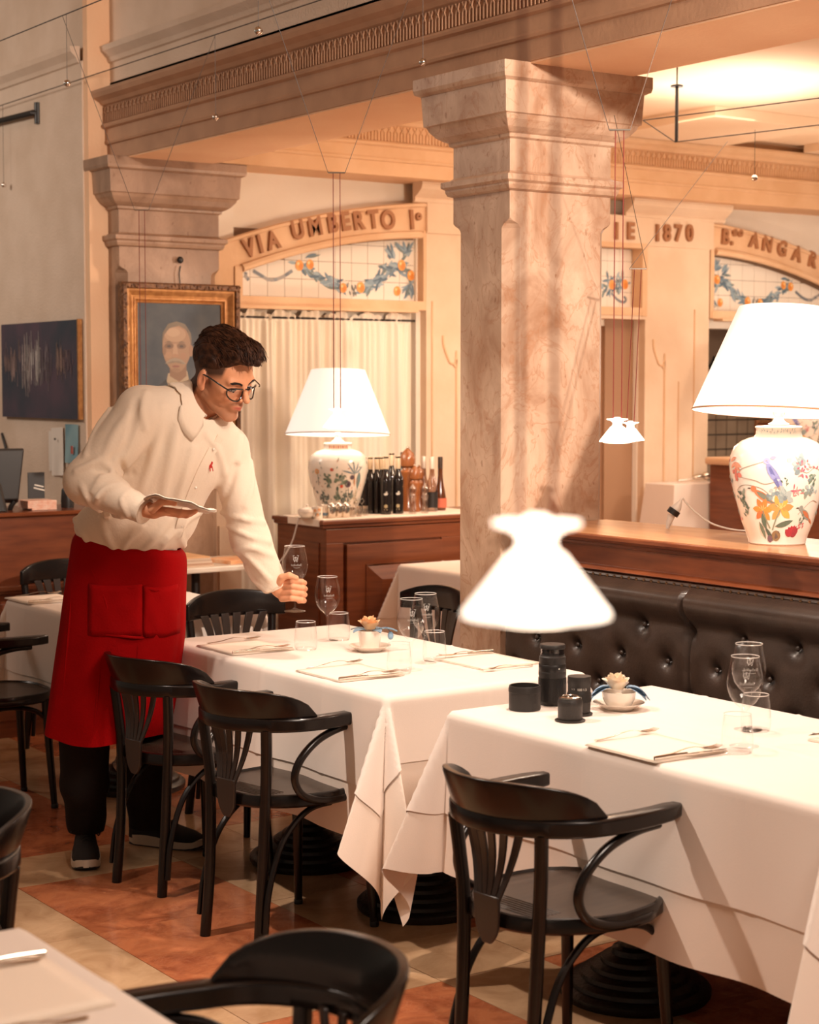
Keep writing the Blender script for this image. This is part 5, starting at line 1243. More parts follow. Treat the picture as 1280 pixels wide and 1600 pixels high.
cruet('glass cruet pair in a wire stand right of the steel jars', 556, 7.60); cruet('glass cruet pair half hidden by the steel jars', 566, 7.66)
x, y, _ = sbp(480, 7.64); t = thing('sugar_bowl', 'white lidded porcelain bowl on a saucer at the left end of the sideboard', 'bowl', (x, y, SZ+.004))
ob('under_plate', MB().lathe([(0, 0), (.04, 0), (.062, .008), (.04, .006), (0, .005)], 28, cap=False), M['porc'], t); ob('bowl_body', MB().lathe([(0, .006), (.03, .006), (.042, .018), (.046, .034), (.044, .038)], 28, cap=False), M['porc'], t); ob('lid', MB().lathe([(.046, .037), (.04, .048), (.015, .056), (.005, .058), (.008, .068), (0, .072)], 24), M['porc'], t)
x, y, _ = sbp(496, 7.60); t = thing('flower_mug', 'small white mug with orange flowers beside the steel jars', 'mug', (x, y, SZ+.004)); ob('mug_body', MB().lathe([(0, 0), (.024, 0), (.026, .004), (.026, .06), (.0235, .06), (.0235, .01), (0, .01)], 24, cap=False), M['porc'], t)
paint_on('painted_flowers', [(disc(u, v, .008, .008), (.8, .35, .12)) for u, v in ((-.012, .04), (.01, .045), (0, .02))]+[(leafpoly(u, v, 1.3, .02, .003), (.2, .3, .3)) for u, v in ((.012, .015), (-.01, .012))], lambda u, v, e, a=va((x, y)): ((.0265)*cos(a+u/.026), .0265*sin(a+u/.026), v), t)
x, y, _ = sbp(508, 7.63); t = thing('creamer_jug', 'small blue-banded white jug beside the flowered mug', 'jug', (x, y, SZ+.004)); ob('jug_body', MB().lathe([(0, 0), (.022, 0), (.026, .02), (.022, .05), (.025, .065), (.022, .065), (0, .01)], 22, cap=False), M['porc'], t); ob('blue_band', MB().lathe([(.0262, .012), (.0268, .02), (.0262, .026)], 22, cap=False), mat('blue_glaze', (.15, .25, .35), .3), t)
t = thing('lamp_flex', 'pale flex drooping from the left end of the sideboard', 'cable', (4.67, 7.70, .975)); ob('flex', MB().tube(bez([(.12, .05, .004), (.03, .02, .006), (-.01, 0, .0), (-.04, .02, -.12), (-.10, .05, -.22), (-.18, .10, -.25)], 6), .004, 8), M['white'], t)

# ------------------------------------------------------------------ till screen, printer, notes on the counter
cz = 1.053
t = thing('till_monitor', 'black till screen seen from behind on the counter at the left edge', 'monitor', (3.16, 8.06, cz), -.15)
ob('screen_back', MB().loft([[(-.30, y_, z0+sh), (.155+tp, y_, z0+sh), (.185+tp, y_, z1+sh), (-.30, y_, z1+sh)] for y_, z0, z1, sh, tp in ((-.03, .05, .285, 0, 0), (.02, .03, .29, 0, .01))]), M['blackpl'], t, False, .006)
ob('stand_housing', MB().loft([[(-.24, y_, 0), (.085-k, y_, 0), (.055-k, y_, .13), (.03-k, y_, .155), (-.24, y_, .155)] for y_, k in ((-.12, .012), (-.105, 0), (-.03, 0))]), M['blackpl'], t, False, .004)
ob('rating_sticker', MB().box((-.035, -.1225, .098), (.01, -.1195, .142)), M['nap'], t, False); ob('cable', MB().tube([(.14, -.01, .04), (.125, -.01, .02), (.12, 0, 0)], .012, 8), M['blackpl'], t)
x_, y_ = 3.42, 8.02; t = thing('receipt_pad', 'pink printed paper pads piled beside the till screen', 'paper pad', (x_, y_, cz))
pk = mat('pink_printed_paper', (.80, .42, .30), .8, c2=(.86, .60, .48), ns=60)
for k in range(5): ob('pad', MB().box((-.085+.02*(k == 0), -.06, .009*k), (.06, .06, .009*k+.008)), pk, t, False, .001)
t = thing('black_card', 'small black card with pale lettering leaning above the pink pads', 'card', (3.44, 8.12, cz+.045), -.2); ob('card_body', MB().box((-.035, -.004, 0), (.045, .004, .125)), M['blackpl'], t, False, .001)
tx = bpy.data.curves.new('t', 'FONT'); tx.body = 'RISERVATO'; tx.size = .014; tx.align_x = 'CENTER'; tx.extrude = .0003
x_ = thing('black_tape_roll', 'dark rounded object on the counter beside the waiter\'s elbow', 'holder', (3.575, 8.05, cz)); ob('holder_body', MB().lathe([(0, 0), (.03, 0), (.032, .03), (.028, .085), (.015, .105), (0, .11)], 20), M['blackpl'], x_)
del tx
for k, (w, z) in enumerate(((.045, .060), (.055, .045))): ob('pale_print', MB().box((-.02, -.0052, z), (-.02+w, -.004, z+.006)).xf(Matrix.Rotation(.25, 4, 'Y')), M['prt'], bpy.data.objects['black_card'], False)
t = thing('wall_cable', 'thin black cable on the wall behind the till screen', 'cable', (3.855, 9.45, 1.25)); ob('cable_run', MB().tube([(0, .1, .12), (-.01, .03, .05), (-.01, 0, -.06)], .008, 6), M['blackpl'], t)

# marble-topped side table with magazines behind the middle table
t = thing('bistro_table', 'small marble-topped table on a black post between waiter\'s arm and body', 'table', (4.20, 7.93, 0))
ob('marble_top', MB().box((-.32, -.24, .735), (.34, .24, .762)), mat('grey_marble_top', (.66, .56, .46), .3, c2=(.75, .66, .56), ns=8), t, False, .006)
ob('post', MB().tube([(0, 0, .02), (0, 0, .735)], .022, 14), M['iron'], t); ob('base', MB().lathe([(0, 0), (.18, 0), (.18, .012), (.05, .03), (.022, .05)], 30), M['iron'], t)
t = thing('magazine_stack', 'stack of magazines on the marble-topped table', 'magazines', (4.10, 7.86, .762))
for k in range(6): ob('magazine', MB().box((-.14+.006*k, -.12, .008*k), (.10-.004*k, .12, .008*k+.007)), mat('magazine_cover_%s' % 'abcdef'[k] if 0 else 'magazine_cover', ((.60, .42, .30), (.5, .3, .2), (.7, .55, .42), (.55, .4, .3), (.66, .5, .38), (.7, .4, .2))[k], .5), t, False, .001)
t = thing('orange_folder', 'orange patterned booklet lying at the right on the marble-topped table', 'booklet', (4.39, 7.86, .762), .2); ob('cover', MB().box((-.12, -.10, 0), (.12, .10, .018)), mat('orange_booklet', (.72, .30, .12), .6, c2=(.78, .5, .3), ns=20), t, False, .002)
struct('wall_rear_dado', MB().box((4.56, 8.34, 0), (4.69, 8.40, .9)), M['pila'])

# ------------------------------------------------------------------ rear service corner at the right
t = thing('service_console', 'high console under a cream cloth against the rear pilaster', 'console', (7.60, 8.12, 0))
ob('console_body', MB().box((-.12, -.11, 0), (.28, .11, 1.03)), M['wood'], t, False); 
dr = MB(); secs = []
for z, o_ in ((.25, .07), (.5, .05), (.8, .03), (1.0, .008), (1.038, .004), (1.042, -.004)):
    q = []
    for k in range(48):
        a = 2*pi*k/48; c, s_ = cos(a), sin(a); r_ = 1/max(abs(c)/(.22+o_), abs(s_)/(.125+o_*.7)); q.append((.09+r_*c+.004*sin(k*2.1)*(1.04-z), r_*s_+.004*sin(k*1.7)*(1.04-z), z))
    secs.append(q)
ob('cloth_cover', dr.loft(secs), M['cloth2'], t)
x_ = thing('serving_spoons', 'silver serving pieces lying on the cloth-covered console', 'cutlery', (7.74, 8.12, 1.044)); ob('spoon', MB().ball((.05, 0, .03), (.05, .03, .018), 12, 8).ball((.11, .0, .035), (.03, .03, .025), 12, 8).tube([(-.1, .02, .01), (.01, 0, .02)], .006, 8), M['metal'], x_)
t = thing('corner_cabinet', 'brown cabinet with pale rounded top behind the lily vase lamp', 'cabinet', (7.72, 7.45, 0))
ob('carcass', MB().box((0, 0, 0), (1.7, .5, 1.16)), M['wood'], t, False, .004); ob('worktop', MB().box((-.05, -.04, 1.16), (1.75, .5, 1.205)), mat('pale_worktop', (.70, .44, .26), .4), t, False, .015); ob('door', MB().box((.08, -.014, .1), (.75, 0, 1.08)), M['wood'], t, False, .003); ob('door', MB().box((.82, -.014, .1), (1.5, 0, 1.08)), M['wood'], t, False, .003)
vase_lamp('second painted vase lamp behind the lily vase, its shade hidden', (8.12, 7.62, 1.206), deco_bird(), (0, 0), glow=2.0)
t = thing('framed_picture', 'small dark framed picture on the cabinet before the leaded window', 'picture', (8.0, 7.84, 1.206)); rect_frame(t, 'frame', -.02, .16, 0, .22, [(0, 0), (0, .02), (.015, .02), (.02, .008)], M['giltd'], 0); ob('print', MB().box((0, -.006, .02), (.14, 0, .2)), M['wood'], t, False); ob('back_foot', MB().box((.06, 0, 0), (.08, .08, .1)), M['wood'], t, False)
# ------------------------------------------------------------------ sculpting by distance fields (surface nets)
class F3:
    def __init__(s, P): s.P = P
def cap3(P, a, b, ra, rb):
    a, b = np.array(a), np.array(b); d = b-a; h = np.clip(((P-a)@d)/(d@d), 0, 1); return np.linalg.norm(P-a-h[..., None]*d, axis=-1)-(ra+(rb-ra)*h)
def ell3(P, c, r, B=None):
    q = P-np.array(c)
    if B is not None: q = q@np.array(B).T
    r = np.array(r); k0 = np.linalg.norm(q/r, axis=-1); k1 = np.linalg.norm(q/(r*r), axis=-1)+1e-9; return k0*(k0-1)/k1
def smin(a, b, k): h = np.clip(.5+.5*(b-a)/k, 0, 1); return b*(1-h)+a*h-k*h*(1-h)
def smax(a, b, k): return -smin(-a, -b, k)
def surfnet(fn, lo, hi, h):
    lo, hi = np.array(lo, float), np.array(hi, float); n = np.ceil((hi-lo)/h).astype(int)+1
    ax = [lo[i]+h*np.arange(n[i]) for i in range(3)]
    G = np.stack(np.meshgrid(*ax, indexing='ij'), -1); D = np.empty(n)
    for i in range(0, n[0], 24): D[i:i+24] = fn(G[i:i+24])
    S = D < 0; acc = np.zeros((n[0]-1, n[1]-1, n[2]-1, 3)); cnt = np.zeros((n[0]-1, n[1]-1, n[2]-1))
    def sl(o): return tuple(slice(o[k], n[k]-1+o[k]) for k in range(3))
    for axis in range(3):
        oth = [k for k in range(3) if k != axis]
        for u in (0, 1):
            for v in (0, 1):
                o = [0, 0, 0]; o[oth[0]] = u; o[oth[1]] = v; o2 = list(o); o2[axis] = 1
                a, b = D[sl(o)], D[sl(o2)]; m = (a < 0) != (b < 0); t = np.where(m, a/(a-b+1e-12), 0)
                cnt += m
                acc[..., axis] += t*m; acc[..., oth[0]] += u*m; acc[..., oth[1]] += v*m
    act = cnt > 0; idx = -np.ones(act.shape, int); idx[act] = np.arange(act.sum())
    c = np.argwhere(act); V = lo+h*(c+acc[act]/cnt[act][:, None]); Fs = []
    for axis in range(3):
        oth = [k for k in range(3) if k != axis]
        o2 = [0, 0, 0]; o2[axis] = 1
        a = S[tuple(slice(0, n[k]-1 if k == axis else n[k]) for k in range(3))]; b = S[tuple(slice(o2[k], n[k]) for k in range(3))]
        e = np.argwhere(a != b); e = e[(e[:, oth[0]] > 0) & (e[:, oth[1]] > 0) & (e[:, oth[0]] < n[oth[0]]-1) & (e[:, oth[1]] < n[oth[1]]-1)]
        ins = a[tuple(e.T)]
        q = []
        for du, dv in ((0, 0), (-1, 0), (-1, -1), (0, -1)):
            f = e.copy(); f[:, oth[0]] += du; f[:, oth[1]] += dv; q.append(idx[tuple(f.T)])
        q = np.stack(q, 1)
        flip = ins if axis == 1 else ~ins
        q[flip] = q[flip][:, ::-1]; Fs.append(q)
    return V, np.concatenate(Fs)
def netmesh(name, V, F, m, parent, cols=None, relax=1):
    me = bpy.data.meshes.new(name); me.from_pydata(V.tolist(), [], F.tolist()); me.update()
    if cols is not None:
        at = me.color_attributes.new('Col', 'FLOAT_COLOR', 'POINT'); at.data.foreach_set('color', np.concatenate([cols, np.ones((len(V), 1))], 1).ravel())
    b = bmesh.new(); b.from_mesh(me)
    for _ in range(relax): bmesh.ops.smooth_vert(b, verts=b.verts, factor=.5, use_axis_x=True, use_axis_y=True, use_axis_z=True)
    bmesh.ops.recalc_face_normals(b, faces=b.faces); b.to_mesh(me); b.free()
    me.polygons.foreach_set('use_smooth', [True]*len(me.polygons)); me.materials.append(m)
    o = bpy.data.objects.new(name, me); COL.objects.link(o); o.parent = parent; return o

# ------------------------------------------------------------------ the waiter
PO = atd(190, 1365, 6.08); PO.z = 0
MW = Matrix.Translation(PO) @ Matrix.Rotation(-YAW, 4, 'Z'); MI = MW.inverted()
def L(px, py, d): return np.array(MI @ atd(px, py, d))
man = thing('person', 'waiter with dark hair and glasses, white shirt, red apron, setting a wine glass', 'person', tuple(PO), -YAW)
skin = mat('skin', (.60, .27, .14), .58, vcol=True, sub=.08, bump=.05, bs=300)
shirtm = mat('white_cotton_shirt', (.84, .70, .56), .85, bump=.10, bs=120, sheen=.15)
redm = mat('red_apron_cotton', (.27, .0012, .0018), .9, c2=(.33, .002, .003), ns=6, bump=.15, bs=150, spec=.08)
pantm = mat('black_trouser_cloth', (.012, .008, .007), .9, bump=.1, bs=100, spec=.2)

Rs, Re, Rw = L(222, 645, 5.86), L(137, 752, 5.80), L(226, 799, 5.68)
Ls, Le, Lw = L(356, 700, 6.06), L(391, 842, 6.10), L(430, 917, 6.12)
def basis(x, y):  # rows: x, y', z
    x = np.array(x, float); x /= np.linalg.norm(x); y = np.array(y, float); y -= x*(x@y); y /= np.linalg.norm(y); return np.stack([x, y, np.cross(x, y)])
shax = Ls-Rs
SP = L(322, 640, 5.94)-L(205, 850, 6.05); SP /= np.linalg.norm(SP)
BT = basis(shax, SP)      # rows: across, up the spine, normal
BL_ = basis(shax*np.array([1, .6, .35]), SP*np.array([.5, .5, 1]))
E1, E2, E3, E4 = L(205, 822, 6.05), L(236, 768, 6.02), L(282, 705, 5.985), L(292, 668, 5.97)
NDa = np.array([.80, -.30, .50]); NDa /= np.linalg.norm(NDa); NCa = L(311, 629, 5.935)
def shirt_core(P):
    d = ell3(P, E1, (.192, .150, .108))
    d = smin(d, ell3(P, E2, (.185, .19, .128), BL_), .07)
    d = smin(d, ell3(P, E3, (.175, .155, .118), BT), .07)
    d = smin(d, ell3(P, E4, (.150, .09, .095), BT), .05)
    d = smin(d, cap3(P, L(296, 636, 5.93), Rs, .074, .083), .05)
    d = smin(d, cap3(P, L(330, 668, 5.97), Ls, .062, .068), .05)
    ar = cap3(P, Rs, Re, .084, .072); ar = smin(ar, cap3(P, Re, Rw+(Re-Rw)*.02, .074, .043), .03)
    al = cap3(P, Ls, Le, .070, .063); al = smin(al, cap3(P, Le, Lw, .065, .044), .03)
    d = smin(d, ar, .022); d = smin(d, al, .022)
    d = smax(d, -cap3(P, NCa-NDa*.004, NCa+NDa*.2, .074, .074), .006)      # neck opening
    return d
def hit(fn, px, py, d0=5.3, off=0.0):
    o = np.array(MI @ Vector((0, 0, CAMH))); p1 = L(px, py, 6.0); dr = (p1-o)/np.linalg.norm(p1-o); t = np.linalg.norm(L(px, py, d0)-o)
    best = (9, None)
    for _ in range(90):
        dd = float(fn((o+dr*t)[None])[0])-off
        if dd < best[0]: best = (dd, o+dr*t)
        if dd < .0004: break
        t += max(dd*.8, .0004)
        if t > 8: break
    return best[1]
RIDGE = [  # (radius, proud, points) of the raised folds, and grooves (negative)
 (.010, .009, [(164, 714), (142, 725), (119, 736)]), (.009, .010, [(160, 722), (176, 737), (158, 747), (146, 768)]), (.009, .009, [(188, 757), (164, 765), (150, 783), (161, 800), (190, 808)]),
 (.008, .008, [(205, 765), (190, 782), (200, 806)]), (.014, .005, [(200, 650), (180, 678), (166, 712)]), (.010, .006, [(172, 640), (150, 672), (134, 712)]), (.008, .007, [(128, 760), (140, 785), (168, 808)]),
 (.016, .007, [(252, 636), (246, 682), (234, 731), (222, 762)]), (.018, .006, [(276, 660), (268, 710), (254, 770)]), (.012, .007, [(118, 812), (130, 834), (140, 850)]), (.012, .007, [(160, 812), (166, 835), (180, 858)]), (.012, .008, [(214, 866), (240, 842), (262, 812)]),
 (.011, .007, [(287, 852), (280, 836), (292, 812), (312, 800)]), (.010, .008, [(242, 872), (256, 848), (276, 826)]), (.009, .006, [(190, 866), (200, 845), (222, 824)]),
 (.009, .009, [(347, 801), (380, 811), (412, 816)]), (.009, .009, [(356, 822), (385, 836), (420, 846)]), (.009, .008, [(368, 862), (394, 856), (424, 868)]), (.008, .007, [(385, 868), (406, 889), (420, 905)]), (.008, .007, [(384, 884), (396, 906), (420, 926)]),
 (.012, .006, [(378, 682), (372, 720), (360, 752)]), (.012, .006, [(322, 678), (340, 703), (350, 738)]), (.010, .006, [(392, 722), (394, 758), (384, 790)]), (.014, .006, [(300, 700), (290, 740), (275, 785)]), (.010, .006, [(228, 615), (222, 640), (226, 668)]),
 (.010, -.005, [(212, 625), (206, 665), (196, 698), (176, 716)]), (.009, -.005, [(196, 700), (190, 722), (196, 742)]), (.009, -.004, [(370, 730), (354, 772), (342, 792)]), (.006, -.004, [(150, 735), (168, 738)]), (.008, -.004, [(210, 762), (206, 740)])]
CAPS = []
for r, h, pts in RIDGE:
    Q_ = [hit(shirt_core, x, y) for x, y in pts]
    Q_ = [np.array(v) for v in bez([tuple(q) for q in Q_ if q is not None], 3)]
    vd = np.array(MI @ Vector((0, 0, CAMH))); n = len(Q_)
    pr = []
    for k, q in enumerate(Q_):
        v = (vd-q)/np.linalg.norm(vd-q); tp = sin(pi*(k+.6)/(n+.2))**.6; pr.append((q-v*(r-abs(h)*1.25*tp) if h > 0 else q+v*(r-abs(h)*1.25*tp), r))
    CAPS.append(([q for q, _ in pr], r, h > 0))
def shirt_sdf(P):
    d = shirt_core(P); sh = d.shape; Pf = P.reshape(-1, 3); d = d.reshape(-1).copy()
    near = np.where(np.abs(d) < .03)[0]; Pn = Pf[near]; dn = d[near]
    for pr, r, up in CAPS:
        A_ = np.array(pr); lo_, hi_ = A_.min(0)-.04, A_.max(0)+.04
        m = np.where(((Pn > lo_) & (Pn < hi_)).all(-1))[0]
        if not len(m): continue
        e = np.min([cap3(Pn[m], a, b, r, r) for a, b in zip(pr[:-1], pr[1:])], axis=0); dn[m] = smin(dn[m], e, .011) if up else smax(dn[m], -e, .014)
    q = Pn; dn = dn-.0016*np.sin(q[:, 0]*17+2.2*np.sin(q[:, 2]*7+1))*np.sin(q[:, 2]*8+q[:, 0]*6)
    d[near] = dn; return d.reshape(sh)
def cut_cuff(P, d, a, b, t):    # keep the sleeve up to fraction t of elbow->wrist
    ax = (b-a)/np.linalg.norm(b-a); e = a+(b-a)*t; near = np.linalg.norm(P-e, axis=-1) < .12
    return np.where(near, np.maximum(d, (P-e)@ax), d)
ZC = [L(x, y, 6.0) for x, y in ((100, 832), (130, 842), (190, 866), (250, 882), (280, 872), (302, 852), (318, 960), (330, 1200))]
zcut = lambda P: np.interp(P[..., 0], [c[0] for c in ZC], [c[2] for c in ZC])+.003*np.sin(P[..., 0]*25)
def shirt_final(P):
    d = shirt_sdf(P); d = smax(d, zcut(P)-.012-P[..., 2], .02); d = cut_cuff(P, d, Re, Rw, 1.0); return cut_cuff(P, d, Le, Lw, 1.0)
V, Fc = surfnet(shirt_final, (min(Re[0], Rw[0])-.12, -.52, .93), (Lw[0]+.08, .30, Rs[2]+.12), .0052)
shirt = netmesh('shirt', V, Fc, shirtm, man)
def strip_on(name, fn, pts, w, off, m, parent, th=.0012):   # a cloth strip lying on a surface, centre line from points on it
    C = [hit(fn, x, y, off=off) for x, y in pts]; C = [Vector(c) for c in C if c is not None]; C = bez(C, 4); secs = []
    for i, c in enumerate(C):
        t_ = (C[min(i+1, len(C)-1)]-C[max(i-1, 0)]).normalized(); e = 1e-3; a = np.array(c)
        g = np.array([float(fn((a+np.eye(3)[k]*e)[None])[0]-fn((a-np.eye(3)[k]*e)[None])[0]) for k in range(3)]); nrm = Vector(g).normalized()
        s_ = t_.cross(nrm).normalized(); secs.append([c-s_*w/2-nrm*.003, c-s_*w/2+nrm*th, c+s_*w/2+nrm*th, c+s_*w/2-nrm*.003])
    mb = MB().loft([[tuple(v) for v in s_] for s_ in secs]); return ob(name, mb, m, parent)
strip_on('placket', shirt_final, [(345, 683), (331, 704), (317, 730), (303, 762), (292, 790), (281, 825), (268, 868)], .032, .0005, shirtm, shirt, .0022)
for x, y in ((334, 702), (306, 762), (284, 822)):
    c = hit(shirt_final, x, y, off=.003); ob('shirt_button', MB().ball(tuple(c), .0048, 10, 6), M['porc'], shirt)
c = hit(shirt_final, 330, 729, off=.001)
em = MB()   # small red embroidered rider emblem
for pts in ([(-.006, .004), (-.001, .006), (.004, .002), (.005, -.004), (-.004, -.003)], [(-.001, .005), (.002, .014), (.006, .010), (.004, .004)], [(-.005, -.002), (-.003, -.012), (-.001, -.011), (-.002, -.002)], [(.003, -.003), (.005, -.012), (.007, -.010), (.005, -.002)], [(.004, .010), (-.004, .017), (-.003, .015)]):
    n = len(pts); em.add([(c[0]+x*1.15, c[1]-.0035-.002*k_, c[2]+z*1.35) for k_ in (0, 1) for x, z in pts], [tuple(range(n)), tuple(range(2*n-1, n-1, -1))]+[(i, (i+1) % n, n+(i+1) % n, n+i) for i in range(n)])
ob('rider_emblem', em, mat('red_thread', (.55, .03, .02), .8), shirt, False)
# cuffs
def cuff(a, b, r, ln):
    ax = Vector(b-a).normalized(); e = Vector(b); mb = MB()
    mb.tube([e-ax*ln, e-ax*ln*.5, e+ax*.004, e+ax*.006, e+ax*.002], [r+.003, r+.0025, r+.001, r-.002, r-.006], 28, cap=False); return ob('cuff', mb, shirtm, shirt)
cuff(Re, Rw, .0415, .055); cuff(Le, Lw, .0395, .05)

# apron
AP = [(826, 122, 280), (838, 113, 286), (850, 110, 289), (872, 108, 290), (905, 103, 289), (950, 96, 288), (985, 92, 288), (1010, 88, 285), (1060, 81, 278), (1110, 75, 270), (1140, 71, 264), (1147, 70, 262)]
secs = []; NA = 96
for i, (y, xa, xb) in enumerate(AP):
    a_, b_ = L(xa, y, 6.05), L(xb, y, 6.05); cx, rx = (a_[0]+b_[0])/2, (b_[0]-a_[0])/2; f = i/(len(AP)-1); s_ = []
    z = a_[2]; rz_ = .150+.045*f
    for k in range(NA):
        a = 2*pi*k/NA; c, s = cos(a), sin(a); r = 1/((abs(c)**2.35+abs(s)**2.35)**(1/2.35))
        w = 1+.018*f*sin(a*7+1)+.010*f*sin(a*13+f*3)+.006*sin(a*5+f*9)
        tilt = -(cx+rx*r*c-L(112, 838, 6.05)[0])*.20*max(0, 1-f*2.4)
        s_.append((cx+rx*r*c*(w if abs(c) < .95 else 1), .0+rz_*r*s*w, z+tilt-(.012*f*sin(a*3+.5))))
    secs.append(s_)
ap = MB().loft([[tuple(q) for q in zip(*[[secs[i][k][j] for k in range(NA)] for j in range(3)])] for i in range(len(AP))], cap=False)
apron = ob('apron', ap, redm, man); sd_ = apron.modifiers.new('sub', 'SUBSURF'); sd_.levels = 1; sd_.render_levels = 1
def apr(px, py, out=.003):   # point on the front of the apron
    p = L(px, py, 6.05); i = next((k for k in range(len(AP)-1) if AP[k][0] <= py <= AP[k+1][0]), len(AP)-2)
    f = (py-AP[i][0])/(AP[i+1][0]-AP[i][0]); xa = AP[i][1]*(1-f)+AP[i+1][1]*f; xb = AP[i][2]*(1-f)+AP[i+1][2]*f
    A, B_ = L(xa, py, 6.05), L(xb, py, 6.05); cx, rx = (A[0]+B_[0])/2, (B_[0]-A[0])/2; u = min(.999, abs((p[0]-cx)/rx)); g = (i+f)/(len(AP)-1)
    dpt = (.150+.045*g)*(1-u**2.35)**(1/2.35); return (p[0]*1.0, -dpt-out, p[2])
def panel(name, x0, x1, y0, y1, out, m, nx=10, ny=8, par=None, sag=0):
    V = []; 
    for j in range(ny+1):
        for i in range(nx+1):
            x = x0+(x1-x0)*i/nx; y = y0+(y1-y0)*j/ny+sag*sin(pi*i/nx); V.append(apr(x, y, out*(1 if 0 < i < nx else .3)+.0025*sin(i*1.3)*sin(j*.9)))
    F_ = [(j*(nx+1)+i, j*(nx+1)+i+1, (j+1)*(nx+1)+i+1, (j+1)*(nx+1)+i) for j in range(ny) for i in range(nx)]
    o = ob(name, MB().add(V, F_), m, par or apron); s = o.modifiers.new('t', 'SOLIDIFY'); s.thickness = .0018; return o
panel('pocket', 148, 231, 906, 984, .0035, redm, sag=2); panel('pocket', 233, 284, 909, 986, .0035, redm, sag=3)
wr = MB()
for pts in ([(190, 905), (215, 912), (240, 906)], [(232, 912), (255, 916), (288, 908)], [(135, 984), (180, 983), (231, 988), (286, 990)], [(150, 880), (175, 930), (182, 980)], [(120, 900), (116, 980), (108, 1080)], [(170, 1000), (165, 1070), (158, 1140)], [(225, 1000), (222, 1080), (215, 1140)]):
    q = bez([apr(x, y, -.001) for x, y in pts], 5); n = len(q); wr.tube(q, [.0005+.0045*sin(pi*k/(n-1)) for k in range(n)], 6)
ob('cloth_fold', wr, redm, apron)['kind'] = 'stuff'
# trousers
RL = (L(132, 1100, 6.04), L(132, 1225, 6.11), L(136, 1312, 6.24)); LL = (L(214, 1100, 6.18), L(226, 1225, 6.22), L(232, 1320, 6.30))
def pants(P):
    d = cap3(P, L(150, 960, 6.05), RL[0], .10, .092); d = smin(d, cap3(P, RL[0], RL[1], .092, .080), .02); d = smin(d, cap3(P, RL[1], RL[2], .080, .060), .02)
    e = cap3(P, L(225, 960, 6.1), LL[0], .10, .085); e = smin(e, cap3(P, LL[0], LL[1], .085, .072), .02); e = smin(e, cap3(P, LL[1], LL[2], .072, .062), .02)
    d = smin(d, e, .02)-.003*np.sin(P[..., 2]*38+4*np.sin(P[..., 0]*20))*np.clip((.35-P[..., 2])/.2, 0, 1)
    return np.maximum(d, .085+.0*P[..., 0]-P[..., 2])
V, Fc = surfnet(pants, (-.28, -.22, .07), (.30, .40, .95), .009); netmesh('trousers', V, Fc, pantm, man)
# shoes
solem = mat('white_foam_sole', (.72, .58, .46), .7); knit = mat('black_knit_upper', (.018, .012, .010), .85, bump=.4, bs=500)
def shoe(heel, toe, nm):
    h_, t_ = Vector((heel[0], heel[1], 0)), Vector((toe[0], toe[1], 0)); d = (t_-h_); a = atan2(d.y, d.x); Ln = .30
    root = ob(nm, MB().loft([[(x, w*cos(q), z*1.0+hh*max(0, sin(q))**.8) for q in [2*pi*k/24 for k in range(24)]] for x, w, z, hh in ((0, .018, .03, .05), (.008, .030, .026, .075), (.03, .036, .024, .088), (.06, .038, .024, .095), (.09, .040, .024, .092), (.13, .043, .024, .076), (.17, .047, .024, .060), (.21, .048, .024, .048), (.25, .044, .024, .038), (.28, .031, .024, .026), (.293, .014, .024, .012))]), knit, man)
    ol = [(.0, 0), (.004, .024), (.03, .038), (.07, .040), (.12, .044), (.17, .050), (.22, .051), (.26, .046), (.29, .030), (.302, 0)]
    def W(x): return np.interp(x, [o[0] for o in ol], [o[1] for o in ol])
    so = MB(); xs_ = [0, .004, .015, .03, .06, .09, .12, .15, .18, .21, .24, .265, .285, .298, .302]; secs = []
    for x in xs_:
        w = max(.002, W(x)); top = .034+.006*sin(x*20)+(.008 if x > .27 else 0); lo = .001+(.014*((x-.22)/.08)**2 if x > .22 else 0)+(.010*(1-x/.02) if x < .02 else 0)
        secs.append([(x, -w*.94, lo), (x, -w, lo+.006), (x, -w*.99, top), (x, w*.99, top), (x, w, lo+.006), (x, w*.94, lo)])
    ob('sole', so.loft(secs), solem, root); o2 = ob('outsole', MB().loft([[(x, -max(.002, W(x))*.96, 0+l), (x, max(.002, W(x))*.96, l), (x, max(.002, W(x))*.98, l+.008), (x, -max(.002, W(x))*.98, l+.008)] for x in xs_[1:-1] for l in [(.012*((x-.22)/.08)**2 if x > .22 else 0)]]), M['blackpl'], root)
    la = MB()
    for k in range(5):
        x = .10+.019*k; hz = np.interp(x, [.09, .13, .17, .21], [.116, .100, .084, .072])
        la.tube(bez([(x, -.022, hz-.013), (x+.006, 0, hz+.003), (x+.004, .022, hz-.013)], 4), .0022, 6); la.tube(bez([(x, .022, hz-.013), (x+.010, 0, hz+.004), (x+.019, -.022, hz-.018)], 4), .0022, 6)
    la.tube(bez([(.10, .01, .118), (.105, .04, .122), (.11, .052, .10), (.115, .045, .078), (.105, .03, .10)], 5), .0022, 6); la.tube(bez([(.10, -.01, .118), (.12, -.04, .120), (.13, -.05, .095)], 5), .0022, 6)
    ob('laces', la, knit, root)
    root.location = h_; root.rotation_euler = (0, 0, a); return root
g = lambda px, d: L(px, 1300, d)
shoe(g(133, 6.29), g(134, 6.0), 'shoe'); shoe(g(205, 6.40), g(318, 6.30), 'shoe')

